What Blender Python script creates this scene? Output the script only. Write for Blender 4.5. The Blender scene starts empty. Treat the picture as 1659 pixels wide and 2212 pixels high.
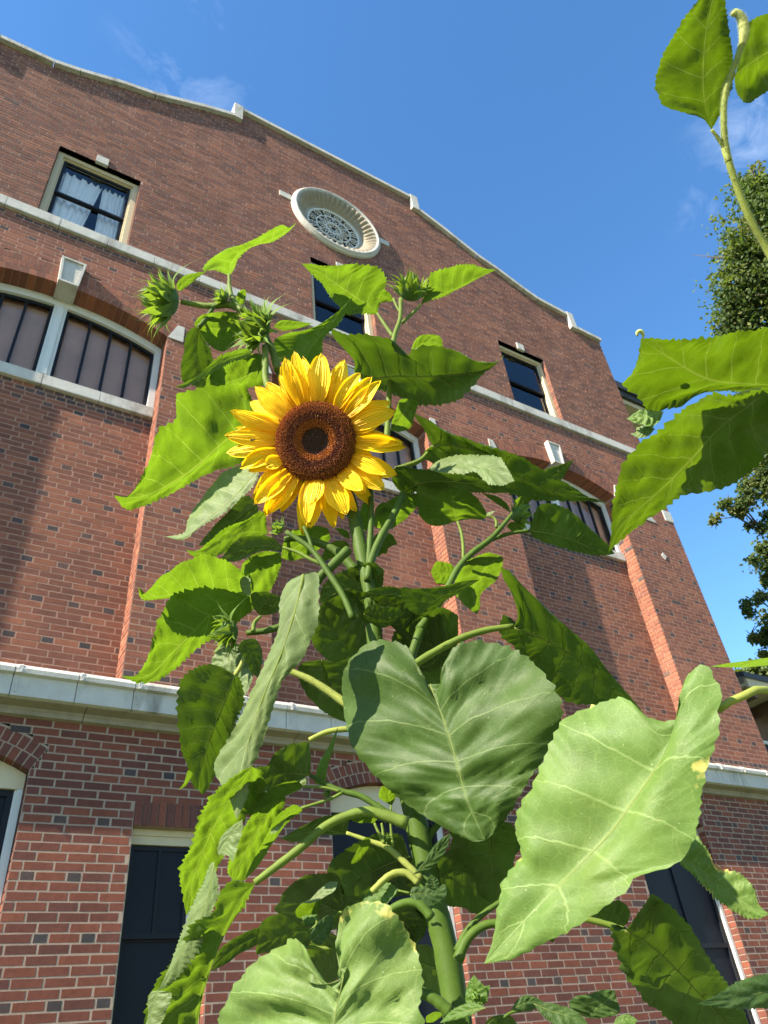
import bpy, bmesh, math, random
from mathutils import Vector, Matrix, noise

random.seed(7)
scene = bpy.context.scene
COL = scene.collection

# ------------------------------------------------------------------ camera
F = 1597.505                      # focal length in units of a 1659 x 2212 frame
W, H = 1659.0, 2212.0
CAM = Vector((0.0, -6.28, 1.3))
R = Matrix(((0.85909567, -0.24629181, -0.44865909),
            (-0.50372366, -0.56212849, -0.65595277),
            (-0.09064826, 0.78952638, -0.60698516)))      # camera -> world
RT = R.transposed()
cam_d = bpy.data.cameras.new('camera')
cam = bpy.data.objects.new('camera', cam_d)
COL.objects.link(cam)
cam_d.sensor_fit = 'HORIZONTAL'
cam_d.sensor_width = 36.0
cam_d.lens = 36.0 * F / W
cam_d.clip_start = 0.02
cam_d.clip_end = 2000
cam.matrix_world = Matrix.Translation(CAM) @ R.to_4x4()
cam_d.dof.use_dof = True
cam_d.dof.focus_distance = 0.95
cam_d.dof.aperture_fstop = 30
scene.camera = cam

# ------------------------------------------------------------------ light
SUN = Vector((-6.1, -1.0, 4.5)).normalized()              # towards the sun
world = bpy.data.worlds.new('World')
scene.world = world
world.use_nodes = True
wn, wl = world.node_tree.nodes, world.node_tree.links
wn.clear()
sky = wn.new('ShaderNodeTexSky')
sky.sky_type = 'NISHITA'
sky.sun_disc = False
sky.sun_elevation = math.asin(SUN.z)
sky.sun_rotation = math.atan2(SUN.x, SUN.y)
sky.air_density = 1.0
sky.dust_density = 0.1
sky.ozone_density = 2.2
bg = wn.new('ShaderNodeBackground')
bg.inputs['Strength'].default_value = 0.088
wout = wn.new('ShaderNodeOutputWorld')
# thin cirrus wisps
tc = wn.new('ShaderNodeTexCoord')
mp = wn.new('ShaderNodeMapping'); mp.inputs['Scale'].default_value = (1.0, 1.0, 1.6)
nz = wn.new('ShaderNodeTexNoise'); nz.inputs['Scale'].default_value = 15; nz.inputs['Detail'].default_value = 8
nz.inputs['Roughness'].default_value = 0.62; nz.inputs['Distortion'].default_value = 0.6
rp = wn.new('ShaderNodeMapRange'); rp.inputs['From Min'].default_value = 0.50; rp.inputs['From Max'].default_value = 0.78
wl.new(tc.outputs['Generated'], mp.inputs['Vector']); wl.new(mp.outputs['Vector'], nz.inputs['Vector']); wl.new(nz.outputs['Fac'], rp.inputs['Value'])
def ray(x, y):
    return R @ Vector(((x - W / 2) / F, -(y - H / 2) / F, -1.0))
acc = None
for (cx, cy, rad, amp) in ((410, 130, 0.11, 0.16), (1630, 290, 0.10, 0.22), (1530, 450, 0.06, 0.12)):
    d = ray(cx, cy).normalized()
    dist = wn.new('ShaderNodeVectorMath'); dist.operation = 'DISTANCE'
    nrm = wn.new('ShaderNodeVectorMath'); nrm.operation = 'NORMALIZE'
    wl.new(tc.outputs['Generated'], nrm.inputs[0]); wl.new(nrm.outputs[0], dist.inputs[0]); dist.inputs[1].default_value = d
    m = wn.new('ShaderNodeMapRange'); m.interpolation_type = 'SMOOTHSTEP'
    m.inputs['From Min'].default_value = rad; m.inputs['From Max'].default_value = 0.0
    m.inputs['To Max'].default_value = amp
    wl.new(dist.outputs['Value'], m.inputs['Value'])
    if acc is None: acc = m.outputs[0]
    else:
        a = wn.new('ShaderNodeMath'); a.operation = 'MAXIMUM'; wl.new(acc, a.inputs[0]); wl.new(m.outputs[0], a.inputs[1]); acc = a.outputs[0]
mu = wn.new('ShaderNodeMath'); mu.operation = 'MULTIPLY'; wl.new(acc, mu.inputs[0]); wl.new(rp.outputs[0], mu.inputs[1])
mixc = wn.new('ShaderNodeMixRGB'); mixc.inputs[2].default_value = (6.2, 6.8, 7.6, 1)
hs = wn.new('ShaderNodeHueSaturation'); hs.inputs['Saturation'].default_value = 1.22; hs.inputs['Value'].default_value = 1.04; wl.new(sky.outputs[0], hs.inputs['Color'])
wl.new(mu.outputs[0], mixc.inputs[0]); wl.new(hs.outputs[0], mixc.inputs[1]); wl.new(mixc.outputs[0], bg.inputs['Color'])
wl.new(bg.outputs[0], wout.inputs['Surface'])

sun_d = bpy.data.lights.new('sun', 'SUN')
sun_d.energy = 5.0
sun_d.angle = math.radians(0.55)
sun_d.color = (1.0, 0.90, 0.74)
sun = bpy.data.objects.new('sun', sun_d)
COL.objects.link(sun)
sun.rotation_euler = SUN.to_track_quat('Z', 'Y').to_euler()
sun.location = (-20, -10, 30)

vs = scene.view_settings
vs.view_transform = 'Standard'; vs.look = 'None'; vs.gamma = 1.0; vs.use_curve_mapping = False
vs.exposure = 1.92
try:
    scene.cycles.use_denoising = True
    scene.cycles.max_bounces = 10; scene.cycles.transparent_max_bounces = 12
    scene.cycles.sample_clamp_indirect = 6.0
except Exception:
    pass

# ------------------------------------------------------------------ helpers
def at(x, y, d):
    """point seen at (x, y) of the 1659 x 2212 frame, d metres along the view axis"""
    return CAM + ray(x, y) * d
def c2w(v):
    return (R @ Vector(v)).normalized()
def to_px(P):
    c = RT @ (Vector(P) - CAM)
    if c.z > -0.01: return (-9999, -9999)
    return (W / 2 + c.x / -c.z * F, H / 2 - c.y / -c.z * F)

def set_parent(o, parent):
    """parts are built in world coordinates"""
    if parent:
        o.parent = parent
        if parent.type == 'EMPTY': o.matrix_parent_inverse = Matrix.Translation(-parent.location)
def mesh_obj(name, verts, faces, mat=None, parent=None, smooth=False, uv=None, tone=None, mats=None, midx=None, uv2=None):
    me = bpy.data.meshes.new(name)
    me.from_pydata([tuple(v) for v in verts], [], faces)
    if mat: me.materials.append(mat)
    if mats:
        for m in mats: me.materials.append(m)
    if midx: me.polygons.foreach_set('material_index', midx)
    if smooth: me.polygons.foreach_set('use_smooth', [True] * len(me.polygons))
    for nm, uv in (('UVMap', uv), ('vein', uv2)):
        if not uv: continue
        l = me.uv_layers.new(name=nm)
        vi = [0] * len(me.loops); me.loops.foreach_get('vertex_index', vi)
        fl = []
        for i in vi: fl.extend(uv[i])
        l.data.foreach_set('uv', fl)
    if tone:
        a = me.color_attributes.new('tone', 'FLOAT_COLOR', 'POINT')
        fl = []
        for t in tone: fl.extend((t[0], t[1], t[2], 1.0))
        a.data.foreach_set('color', fl)
    me.update()
    o = bpy.data.objects.new(name, me)
    COL.objects.link(o)
    set_parent(o, parent)
    return o
def link_obj(name, me, parent):
    o = bpy.data.objects.new(name, me); COL.objects.link(o); set_parent(o, parent)
    return o
def empty(name, loc, label, cat, group=None):
    o = bpy.data.objects.new(name, None); COL.objects.link(o)
    o.location = loc; o['label'] = label; o['category'] = cat
    o.empty_display_size = 0.1
    if group: o['group'] = group
    return o
class MB:
    """collects shapes into one mesh"""
    def __init__(s): s.v, s.f, s.t = [], [], []
    def box(s, x0, x1, y0, y1, z0, z1, tone=None):
        b = len(s.v)
        s.v += [(x0, y0, z0), (x1, y0, z0), (x1, y1, z0), (x0, y1, z0), (x0, y0, z1), (x1, y0, z1), (x1, y1, z1), (x0, y1, z1)]
        s.f += [tuple(b + i for i in q) for q in ((0, 3, 2, 1), (4, 5, 6, 7), (0, 1, 5, 4), (1, 2, 6, 5), (2, 3, 7, 6), (3, 0, 4, 7))]
        if tone: s.t += [tone] * 8
    def hexa(s, p8, tone=None):
        b = len(s.v); s.v += [tuple(p) for p in p8]
        s.f += [tuple(b + i for i in q) for q in ((0, 3, 2, 1), (4, 5, 6, 7), (0, 1, 5, 4), (1, 2, 6, 5), (2, 3, 7, 6), (3, 0, 4, 7))]
        if tone: s.t += [tone] * 8
    def prism(s, poly, y0, y1):
        """poly in x,z extruded along y"""
        b = len(s.v); n = len(poly)
        s.v += [(p[0], y0, p[1]) for p in poly] + [(p[0], y1, p[1]) for p in poly]
        s.f.append(tuple(range(b, b + n))); s.f.append(tuple(range(b + 2 * n - 1, b + n - 1, -1)))
        for i in range(n):
            j = (i + 1) % n; s.f.append((b + i, b + n + i, b + n + j, b + j))
    def tube(s, pts, rad, n=8, cap=True, ridge=0.0):
        pts = [Vector(p) for p in pts]
        b = len(s.v); up = None; m = len(pts)
        for i, p in enumerate(pts):
            d = (pts[min(i + 1, m - 1)] - pts[max(i - 1, 0)])
            if d.length < 1e-9: d = Vector((0, 0, 1))
            d.normalize()
            if up is None:
                up = d.orthogonal().normalized()
            up = (up - d * up.dot(d))
            if up.length < 1e-6: up = d.orthogonal()
            up.normalize(); sd = d.cross(up)
            r = rad[i] if hasattr(rad, '__len__') else rad
            for k in range(n):
                a = 2 * math.pi * k / n
                s.v.append(tuple(p + (up * math.cos(a) + sd * math.sin(a)) * r * (1 + (ridge if k % 2 else -ridge))))
        for i in range(m - 1):
            for k in range(n):
                k2 = (k + 1) % n
                s.f.append((b + i * n + k, b + i * n + k2, b + (i + 1) * n + k2, b + (i + 1) * n + k))
        if cap:
            s.f.append(tuple(b + k for k in range(n - 1, -1, -1))); s.f.append(tuple(b + (m - 1) * n + k for k in range(n)))
    def build(s, name, mat, parent=None, smooth=False):
        return mesh_obj(name, s.v, s.f, mat, parent, smooth, tone=s.t if len(s.t) == len(s.v) and s.t else None)
def catmull(pts, n):
    """n+1 points evenly spaced along a smooth curve through pts"""
    pts = [Vector(p) for p in pts]
    if len(pts) == 2:
        return [pts[0].lerp(pts[1], i / n) for i in range(n + 1)]
    P = [pts[0] * 2 - pts[1]] + pts + [pts[-1] * 2 - pts[-2]]
    dense = []
    for i in range(1, len(P) - 2):
        p0, p1, p2, p3 = P[i - 1:i + 3]
        for k in range(12):
            t = k / 12
            dense.append(0.5 * ((2 * p1) + (p2 - p0) * t + (2 * p0 - 5 * p1 + 4 * p2 - p3) * t * t + (3 * p1 - p0 - 3 * p2 + p3) * t ** 3))
    dense.append(pts[-1])
    L = [0]
    for a, b in zip(dense, dense[1:]): L.append(L[-1] + (b - a).length)
    out = []; j = 0
    for i in range(n + 1):
        t = L[-1] * i / n
        while j < len(L) - 2 and L[j + 1] < t: j += 1
        seg = L[j + 1] - L[j]
        out.append(dense[j].lerp(dense[j + 1], (t - L[j]) / seg if seg > 1e-12 else 0))
    return out

# ------------------------------------------------------------------ materials
def mat_new(name):
    m = bpy.data.materials.new(name); m.use_nodes = True
    n, l = m.node_tree.nodes, m.node_tree.links
    b = n.get('Principled BSDF')
    return m, n, l, b
def N(n, t, **kw):
    x = n.new(t)
    for k, v in kw.items():
        if k in ('operation', 'blend_type', 'attribute_name', 'interpolation_type', 'wave_type', 'feature', 'bands_direction', 'layer_name'): setattr(x, k, v)
        else: x.inputs[k].default_value = v
    return x
def simple(name, col, rough=0.6, var=0.15, scale=6.0, bump=0.0, bscale=40.0, spec=0.4, stain=None):
    m, n, l, b = mat_new(name)
    tx = n.new('ShaderNodeTexCoord')
    nz = N(n, 'ShaderNodeTexNoise', Scale=scale, Detail=6.0, Roughness=0.65); l.new(tx.outputs['Object'], nz.inputs['Vector'])
    mx = n.new('ShaderNodeMixRGB'); l.new(nz.outputs['Fac'], mx.inputs[0])
    c = col
    mx.inputs[1].default_value = (*[v * (1 - var) for v in c], 1); mx.inputs[2].default_value = (*[min(1, v * (1 + var)) for v in c], 1)
    last = mx.outputs[0]
    if stain:
        n2 = N(n, 'ShaderNodeTexNoise', Scale=stain[1], Detail=8.0, Roughness=0.7); mpn = n.new('ShaderNodeMapping'); mpn.inputs['Scale'].default_value = stain[3] if len(stain) > 3 else (1, 1, 1)
        l.new(tx.outputs['Object'], mpn.inputs['Vector']); l.new(mpn.outputs[0], n2.inputs['Vector'])
        mr = N(n, 'ShaderNodeMapRange', **{'From Min': 0.5, 'From Max': 0.75, 'To Max': stain[2]}); l.new(n2.outputs['Fac'], mr.inputs['Value'])
        m2 = n.new('ShaderNodeMixRGB'); m2.inputs[2].default_value = (*stain[0], 1); l.new(mr.outputs[0], m2.inputs[0]); l.new(last, m2.inputs[1]); last = m2.outputs[0]
    l.new(last, b.inputs['Base Color'])
    b.inputs['Roughness'].default_value = rough; b.inputs['Specular IOR Level'].default_value = spec
    if bump:
        nb = N(n, 'ShaderNodeTexNoise', Scale=bscale, Detail=5.0); l.new(tx.outputs['Object'], nb.inputs['Vector'])
        bp = N(n, 'ShaderNodeBump', Strength=bump, Distance=0.01); l.new(nb.outputs['Fac'], bp.inputs['Height']); l.new(bp.outputs[0], b.inputs['Normal'])
    return m
def brick_mat():
    m, n, l, b = mat_new('fired_brick')
    at_ = N(n, 'ShaderNodeVertexColor', layer_name='tone')
    geo = n.new('ShaderNodeNewGeometry')
    n1 = N(n, 'ShaderNodeTexNoise', Scale=22.0, Detail=7.0, Roughness=0.7); l.new(geo.outputs['Position'], n1.inputs['Vector'])
    r1 = N(n, 'ShaderNodeMapRange', **{'From Min': 0.25, 'From Max': 0.8, 'To Min': 0.72, 'To Max': 1.25}); l.new(n1.outputs['Fac'], r1.inputs['Value'])
    n2 = N(n, 'ShaderNodeTexNoise', Scale=0.9, Detail=5.0, Roughness=0.6); l.new(geo.outputs['Position'], n2.inputs['Vector'])
    r2 = N(n, 'ShaderNodeMapRange', **{'From Min': 0.3, 'From Max': 0.75, 'To Min': 0.86, 'To Max': 1.14}); l.new(n2.outputs['Fac'], r2.inputs['Value'])
    mm = N(n, 'ShaderNodeMath', operation='MULTIPLY'); l.new(r1.outputs[0], mm.inputs[0]); l.new(r2.outputs[0], mm.inputs[1])
    mx = N(n, 'ShaderNodeVectorMath', operation='SCALE'); l.new(at_.outputs['Color'], mx.inputs[0]); l.new(mm.outputs[0], mx.inputs['Scale'])
    # pale mortar smears and efflorescence
    n3 = N(n, 'ShaderNodeTexNoise', Scale=60.0, Detail=6.0, Roughness=0.75); l.new(geo.outputs['Position'], n3.inputs['Vector'])
    r3 = N(n, 'ShaderNodeMapRange', **{'From Min': 0.62, 'From Max': 0.8, 'To Max': 0.18}); l.new(n3.outputs['Fac'], r3.inputs['Value'])
    m3 = n.new('ShaderNodeMixRGB'); m3.inputs[2].default_value = (0.42, 0.30, 0.23, 1); l.new(r3.outputs[0], m3.inputs[0]); l.new(mx.outputs[0], m3.inputs[1])
    mp = n.new('ShaderNodeMapping'); mp.inputs['Scale'].default_value = (2.6, 2.6, 0.22); l.new(geo.outputs['Position'], mp.inputs['Vector'])
    n4 = N(n, 'ShaderNodeTexNoise', Scale=1.0, Detail=7.0, Roughness=0.62); l.new(mp.outputs[0], n4.inputs['Vector'])
    r4 = N(n, 'ShaderNodeMapRange', **{'From Min': 0.42, 'From Max': 0.72, 'To Min': 0.0, 'To Max': 0.45}); l.new(n4.outputs['Fac'], r4.inputs['Value'])
    m4 = n.new('ShaderNodeMixRGB'); m4.blend_type = 'MULTIPLY'; m4.inputs[2].default_value = (0.62, 0.60, 0.60, 1); l.new(r4.outputs[0], m4.inputs[0]); l.new(m3.outputs[0], m4.inputs[1])
    l.new(m4.outputs[0], b.inputs['Base Color'])
    b.inputs['Roughness'].default_value = 0.82; b.inputs['Specular IOR Level'].default_value = 0.3
    bp = N(n, 'ShaderNodeBump', Strength=0.35, Distance=0.004); l.new(n1.outputs['Fac'], bp.inputs['Height']); l.new(bp.outputs[0], b.inputs['Normal'])
    return m
M = {}
M['brick'] = brick_mat()
M['mortar'] = simple('mortar', (0.27, 0.195, 0.146), 0.9, 0.35, 14, 0.3, 200)
M['mortar_pink'] = simple('pink_mortar', (0.27, 0.150, 0.105), 0.9, 0.35, 9, 0.3, 200)
M['mortar_brown'] = simple('brown_mortar', (0.30, 0.19, 0.14), 0.9, 0.35, 9, 0.3, 200)
M['stone'] = simple('limestone', (0.42, 0.40, 0.36), 0.85, 0.22, 6, 0.35, 90, stain=((0.15, 0.135, 0.11), 3.5, 0.95, (1, 1, 0.35)))
M['tipgreen'] = None
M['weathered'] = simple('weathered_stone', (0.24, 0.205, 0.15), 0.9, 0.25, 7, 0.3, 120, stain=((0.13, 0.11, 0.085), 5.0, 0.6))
M['cream'] = simple('cream_paint', (0.46, 0.385, 0.25), 0.6, 0.08, 5, 0.1, 60, stain=((0.33, 0.27, 0.17), 4.0, 0.35))
M['white'] = simple('white_paint', (0.52, 0.515, 0.49), 0.55, 0.06, 6, 0.08, 60, stain=((0.4, 0.38, 0.33), 5.0, 0.3, (1, 1, .3)))
M['black'] = simple('black_paint', (0.010, 0.011, 0.014), 0.5, 0.2, 8, spec=.15)
M['panel'] = simple('dark_screen', (0.009, 0.011, 0.016), 0.45, 0.35, 3, 0.05, 30, spec=.12)
M['interior'] = simple('interior_dark', (0.03, 0.032, 0.04), 0.9, 0.3, 2)
M['blind'] = simple('brown_shade_cloth', (0.50, 0.29, 0.20), 0.8, 0.3, 2.2)
M['curtain'] = simple('white_curtain', (0.85, 0.86, 0.88), 0.9, 0.05, 5)
M['slate'] = simple('roof_slate', (0.028, 0.03, 0.034), 0.6, 0.3, 8, 0.3, 40)
M['timber'] = simple('brown_timber', (0.10, 0.055, 0.035), 0.7, 0.3, 8)
M['ground'] = simple('lawn', (0.07, 0.10, 0.035), 0.95, 0.4, 3, 0.6, 30)
M['path'] = simple('concrete_path', (0.36, 0.34, 0.30), 0.9, 0.15, 4, 0.3, 50)
M['bark'] = simple('bark', (0.07, 0.055, 0.045), 0.9, 0.4, 12, 0.8, 30)
def glass_mat():
    m, n, l, b = mat_new('window_glass'); n.remove(b)
    o = n.get('Material Output')
    fr = N(n, 'ShaderNodeFresnel', IOR=1.6); tr = N(n, 'ShaderNodeBsdfTransparent', Color=(0.95, 0.96, 0.98, 1)); gl = N(n, 'ShaderNodeBsdfGlossy', Roughness=0.01, Color=(1, 1, 1, 1))
    mu = N(n, 'ShaderNodeMath', operation='MULTIPLY'); mu.inputs[1].default_value = 0.85; l.new(fr.outputs[0], mu.inputs[0])
    mx = n.new('ShaderNodeMixShader'); l.new(mu.outputs[0], mx.inputs[0]); l.new(tr.outputs[0], mx.inputs[1]); l.new(gl.outputs[0], mx.inputs[2]); l.new(mx.outputs[0], o.inputs['Surface'])
    return m
M['glass'] = glass_mat()

def leaf_mat(name, top, under, trans, worn=0.0, tmix=0.42, sheen=0.25):
    m, n, l, b = mat_new(name)
    out = n.get('Material Output')
    geo = n.new('ShaderNodeNewGeometry'); uv = n.new('ShaderNodeUVMap'); uv.uv_map = 'UVMap'
    sep = n.new('ShaderNodeSeparateXYZ'); l.new(uv.outputs[0], sep.inputs[0])
    n1 = N(n, 'ShaderNodeTexNoise', Scale=28.0, Detail=5.0, Roughness=0.6); l.new(geo.outputs['Position'], n1.inputs['Vector'])
    r1 = N(n, 'ShaderNodeMapRange', **{'From Min': 0.3, 'From Max': 0.7, 'To Min': 0.82, 'To Max': 1.2}); l.new(n1.outputs['Fac'], r1.inputs['Value'])
    # net of fine veins
    mp = n.new('ShaderNodeMapping'); mp.inputs['Scale'].default_value = (1, 1, 1); l.new(geo.outputs['Position'], mp.inputs['Vector'])
    vo = N(n, 'ShaderNodeTexVoronoi', Scale=430.0, feature='DISTANCE_TO_EDGE'); l.new(mp.outputs[0], vo.inputs['Vector'])
    vr = N(n, 'ShaderNodeMapRange', **{'From Min': 0.0, 'From Max': 0.09, 'To Min': 1.0, 'To Max': 0.0}); l.new(vo.outputs['Distance'], vr.inputs['Value'])
    uv2 = n.new('ShaderNodeUVMap'); uv2.uv_map = 'vein'; sp2 = n.new('ShaderNodeSeparateXYZ'); l.new(uv2.outputs[0], sp2.inputs[0])
    wob = N(n, 'ShaderNodeMath', operation='MULTIPLY_ADD'); l.new(n1.outputs['Fac'], wob.inputs[0]); wob.inputs[1].default_value = 0.16; l.new(sp2.outputs['X'], wob.inputs[2])
    pp = N(n, 'ShaderNodeMath', operation='PINGPONG'); l.new(wob.outputs[0], pp.inputs[0]); pp.inputs[1].default_value = 0.5
    tw = N(n, 'ShaderNodeMath', operation='MULTIPLY_ADD'); l.new(sp2.outputs['Y'], tw.inputs[0]); tw.inputs[1].default_value = -0.040; tw.inputs[2].default_value = 0.052
    lv = N(n, 'ShaderNodeMapRange', **{'From Min': 0.0, 'To Min': 1.0, 'To Max': 0.0}); l.new(pp.outputs[0], lv.inputs['Value']); l.new(tw.outputs[0], lv.inputs['From Max'])
    mr_ = N(n, 'ShaderNodeMapRange', **{'From Min': 0.0, 'From Max': 0.035, 'To Min': 1.0, 'To Max': 0.0}); l.new(sp2.outputs['Y'], mr_.inputs['Value'])
    mxv = N(n, 'ShaderNodeMath', operation='MAXIMUM'); l.new(lv.outputs[0], mxv.inputs[0]); l.new(mr_.outputs[0], mxv.inputs[1])
    side = n.new('ShaderNodeMixRGB'); side.inputs[1].default_value = (*top, 1); side.inputs[2].default_value = (*under, 1); l.new(geo.outputs['Backfacing'], side.inputs[0])
    sc = N(n, 'ShaderNodeVectorMath', operation='SCALE'); l.new(side.outputs[0], sc.inputs[0]); l.new(r1.outputs[0], sc.inputs['Scale'])
    vm = N(n, 'ShaderNodeMath', operation='MULTIPLY'); vm.inputs[1].default_value = 0.10; l.new(vr.outputs[0], vm.inputs[0])
    mv = n.new('ShaderNodeMixRGB'); mv.inputs[2].default_value = (min(1, top[0] * 1.9 + .03), min(1, top[1] * 1.5 + .03), top[2] * 1.6 + .01, 1); l.new(vm.outputs[0], mv.inputs[0]); l.new(sc.outputs[0], mv.inputs[1])
    col = mv.outputs[0]
    tcol = n.new('ShaderNodeMixRGB'); tcol.blend_type = 'MULTIPLY'; tcol.inputs[0].default_value = 1.0; tcol.inputs[1].default_value = (*trans, 1)
    cm = n.new('ShaderNodeCombineXYZ'); [l.new(r1.outputs[0], cm.inputs[i]) for i in range(3)]; l.new(cm.outputs[0], tcol.inputs[2])
    tq = n.new('ShaderNodeMixRGB'); tq.inputs[2].default_value = (min(1, trans[0] * 1.7), min(1, trans[1] * 1.35), trans[2] * 2 + .02, 1); l.new(mxv.outputs[0], tq.inputs[0]); l.new(tcol.outputs[0], tq.inputs[1])
    tc_ = tq.outputs[0]
    cq = n.new('ShaderNodeMixRGB'); cq.inputs[2].default_value = (min(1, top[0] * 2.1 + .05), min(1, top[1] * 1.7 + .055), top[2] * 2.6 + .025, 1)
    vq = N(n, 'ShaderNodeMath', operation='MULTIPLY'); vq.inputs[1].default_value = 0.68; l.new(mxv.outputs[0], vq.inputs[0]); l.new(vq.outputs[0], cq.inputs[0]); l.new(col, cq.inputs[1]); col = cq.outputs[0]
    if worn:
        # dry brown and yellow patches that begin at the margin
        s1 = N(n, 'ShaderNodeMath', operation='SUBTRACT'); s1.inputs[1].default_value = 0.5; l.new(sep.outputs['Y'], s1.inputs[0])
        s2 = N(n, 'ShaderNodeMath', operation='ABSOLUTE'); l.new(s1.outputs[0], s2.inputs[0])
        n5 = N(n, 'ShaderNodeTexNoise', Scale=13.0, Detail=5.0, Roughness=0.6); l.new(geo.outputs['Position'], n5.inputs['Vector'])
        ad = N(n, 'ShaderNodeMath', operation='MULTIPLY_ADD'); l.new(s2.outputs[0], ad.inputs[0]); ad.inputs[1].default_value = 0.62; l.new(n5.outputs['Fac'], ad.inputs[2])
        for (lo, hi, c) in ((1.02 - worn, 1.05 - worn, (0.42, 0.38, 0.10)), (1.06 - worn, 1.08 - worn, (0.36, 0.19, 0.08))):
            rr = N(n, 'ShaderNodeMapRange', **{'From Min': lo, 'From Max': hi}); l.new(ad.outputs[0], rr.inputs['Value'])
            q = n.new('ShaderNodeMixRGB'); q.inputs[2].default_value = (*c, 1); l.new(rr.outputs[0], q.inputs[0]); l.new(col, q.inputs[1]); col = q.outputs[0]
            q = n.new('ShaderNodeMixRGB'); q.inputs[2].default_value = (*c, 1); l.new(rr.outputs[0], q.inputs[0]); l.new(tc_, q.inputs[1]); tc_ = q.outputs[0]
    v2 = N(n, 'ShaderNodeTexVoronoi', Scale=105.0, feature='DISTANCE_TO_EDGE'); l.new(geo.outputs['Position'], v2.inputs['Vector'])
    v2r = N(n, 'ShaderNodeMapRange', **{'From Min': 0.0, 'From Max': 0.04, 'To Min': 0.38, 'To Max': 0.0}); l.new(v2.outputs['Distance'], v2r.inputs['Value'])
    c2_ = n.new('ShaderNodeMixRGB'); c2_.inputs[2].default_value = (min(1, top[0] * 1.7 + .04), min(1, top[1] * 1.35 + .04), top[2] * 1.5 + .02, 1); l.new(v2r.outputs[0], c2_.inputs[0]); l.new(col, c2_.inputs[1]); col = c2_.outputs[0]
    t2_ = n.new('ShaderNodeMixRGB'); t2_.inputs[2].default_value = (min(1, trans[0] * 1.5), min(1, trans[1] * 1.3), trans[2] * 2 + .01, 1); l.new(v2r.outputs[0], t2_.inputs[0]); l.new(tc_, t2_.inputs[1]); tc_ = t2_.outputs[0]
    v3 = N(n, 'ShaderNodeTexVoronoi', Scale=240.0); l.new(geo.outputs['Position'], v3.inputs['Vector'])
    v3r = N(n, 'ShaderNodeMapRange', **{'From Min': 0.10, 'From Max': 0.14, 'To Min': 1.0, 'To Max': 0.0}); l.new(v3.outputs['Distance'], v3r.inputs['Value'])
    v3c = N(n, 'ShaderNodeMapRange', **{'From Min': 0.92, 'From Max': 0.93, 'To Min': 0.0, 'To Max': 0.4}); sx3 = n.new('ShaderNodeSeparateColor'); l.new(v3.outputs['Color'], sx3.inputs[0]); l.new(sx3.outputs[0], v3c.inputs['Value'])
    v3m = N(n, 'ShaderNodeMath', operation='MULTIPLY'); l.new(v3r.outputs[0], v3m.inputs[0]); l.new(v3c.outputs[0], v3m.inputs[1])
    c3_ = n.new('ShaderNodeMixRGB'); c3_.inputs[2].default_value = (0.5, 0.55, 0.35, 1); l.new(v3m.outputs[0], c3_.inputs[0]); l.new(col, c3_.inputs[1]); col = c3_.outputs[0]
    n6 = N(n, 'ShaderNodeTexNoise', Scale=9.0, Detail=4.0, Roughness=0.6); l.new(geo.outputs['Position'], n6.inputs['Vector'])
    r6 = N(n, 'ShaderNodeMapRange', **{'From Min': 0.45, 'From Max': 0.75, 'To Min': 0.0, 'To Max': 0.45}); l.new(n6.outputs['Fac'], r6.inputs['Value'])
    c6 = n.new('ShaderNodeMixRGB'); c6.inputs[2].default_value = (top[0] * 1.55, top[1] * 1.28, top[2] * 1.2, 1); l.new(r6.outputs[0], c6.inputs[0]); l.new(col, c6.inputs[1]); col = c6.outputs[0]
    l.new(col, b.inputs['Base Color'])
    b.inputs['Roughness'].default_value = 0.52; b.inputs['Specular IOR Level'].default_value = 0.22
    b.inputs['Sheen Weight'].default_value = sheen; b.inputs['Sheen Roughness'].default_value = 0.4; b.inputs['Sheen Tint'].default_value = (0.9, 1.0, 0.85, 1)
    ba = N(n, 'ShaderNodeMath', operation='MULTIPLY_ADD'); l.new(vr.outputs[0], ba.inputs[0]); ba.inputs[1].default_value = -0.25; bb = N(n, 'ShaderNodeMath', operation='MULTIPLY_ADD'); l.new(mxv.outputs[0], bb.inputs[0]); bb.inputs[1].default_value = 0.5; l.new(n1.outputs['Fac'], bb.inputs[2]); l.new(bb.outputs[0], ba.inputs[2])
    bp = N(n, 'ShaderNodeBump', Strength=0.25, Distance=0.0015); l.new(ba.outputs[0], bp.inputs['Height']); l.new(bp.outputs[0], b.inputs['Normal'])
    tr = n.new('ShaderNodeBsdfTranslucent'); l.new(tc_, tr.inputs['Color']); l.new(bp.outputs[0], tr.inputs['Normal'])
    mx = n.new('ShaderNodeMixShader'); mx.inputs[0].default_value = tmix
    l.new(b.outputs[0], mx.inputs[1]); l.new(tr.outputs[0], mx.inputs[2]); l.new(mx.outputs[0], out.inputs['Surface'])
    return m
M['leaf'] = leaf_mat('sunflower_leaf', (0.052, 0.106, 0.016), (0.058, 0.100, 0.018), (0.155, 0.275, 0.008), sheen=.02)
M['leaf_pale'] = leaf_mat('sunflower_leaf_sunlit', (0.086, 0.126, 0.042), (0.066, 0.108, 0.024), (0.14, 0.25, 0.008), tmix=0.28, sheen=0.05)  # paler green: sunlight on upturned faces and hairy sheen put into the colour
M['leaf_worn'] = leaf_mat('sunflower_leaf_worn', (0.080, 0.138, 0.029), (0.06, 0.105, 0.02), (0.14, 0.25, 0.008), worn=0.10, tmix=0.28, sheen=0.02)
M['leaf_scorched'] = leaf_mat('sunflower_leaf_scorched', (0.084, 0.138, 0.031), (0.06, 0.105, 0.02), (0.14, 0.25, 0.008), worn=0.15, tmix=0.28, sheen=0.03)
M['leaf_heart'] = leaf_mat('sunflower_leaf_glossy', (0.034, 0.066, 0.012), (0.055, 0.09, 0.018), (0.11, 0.20, 0.005), worn=0.05, tmix=0.25, sheen=0.0)
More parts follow.
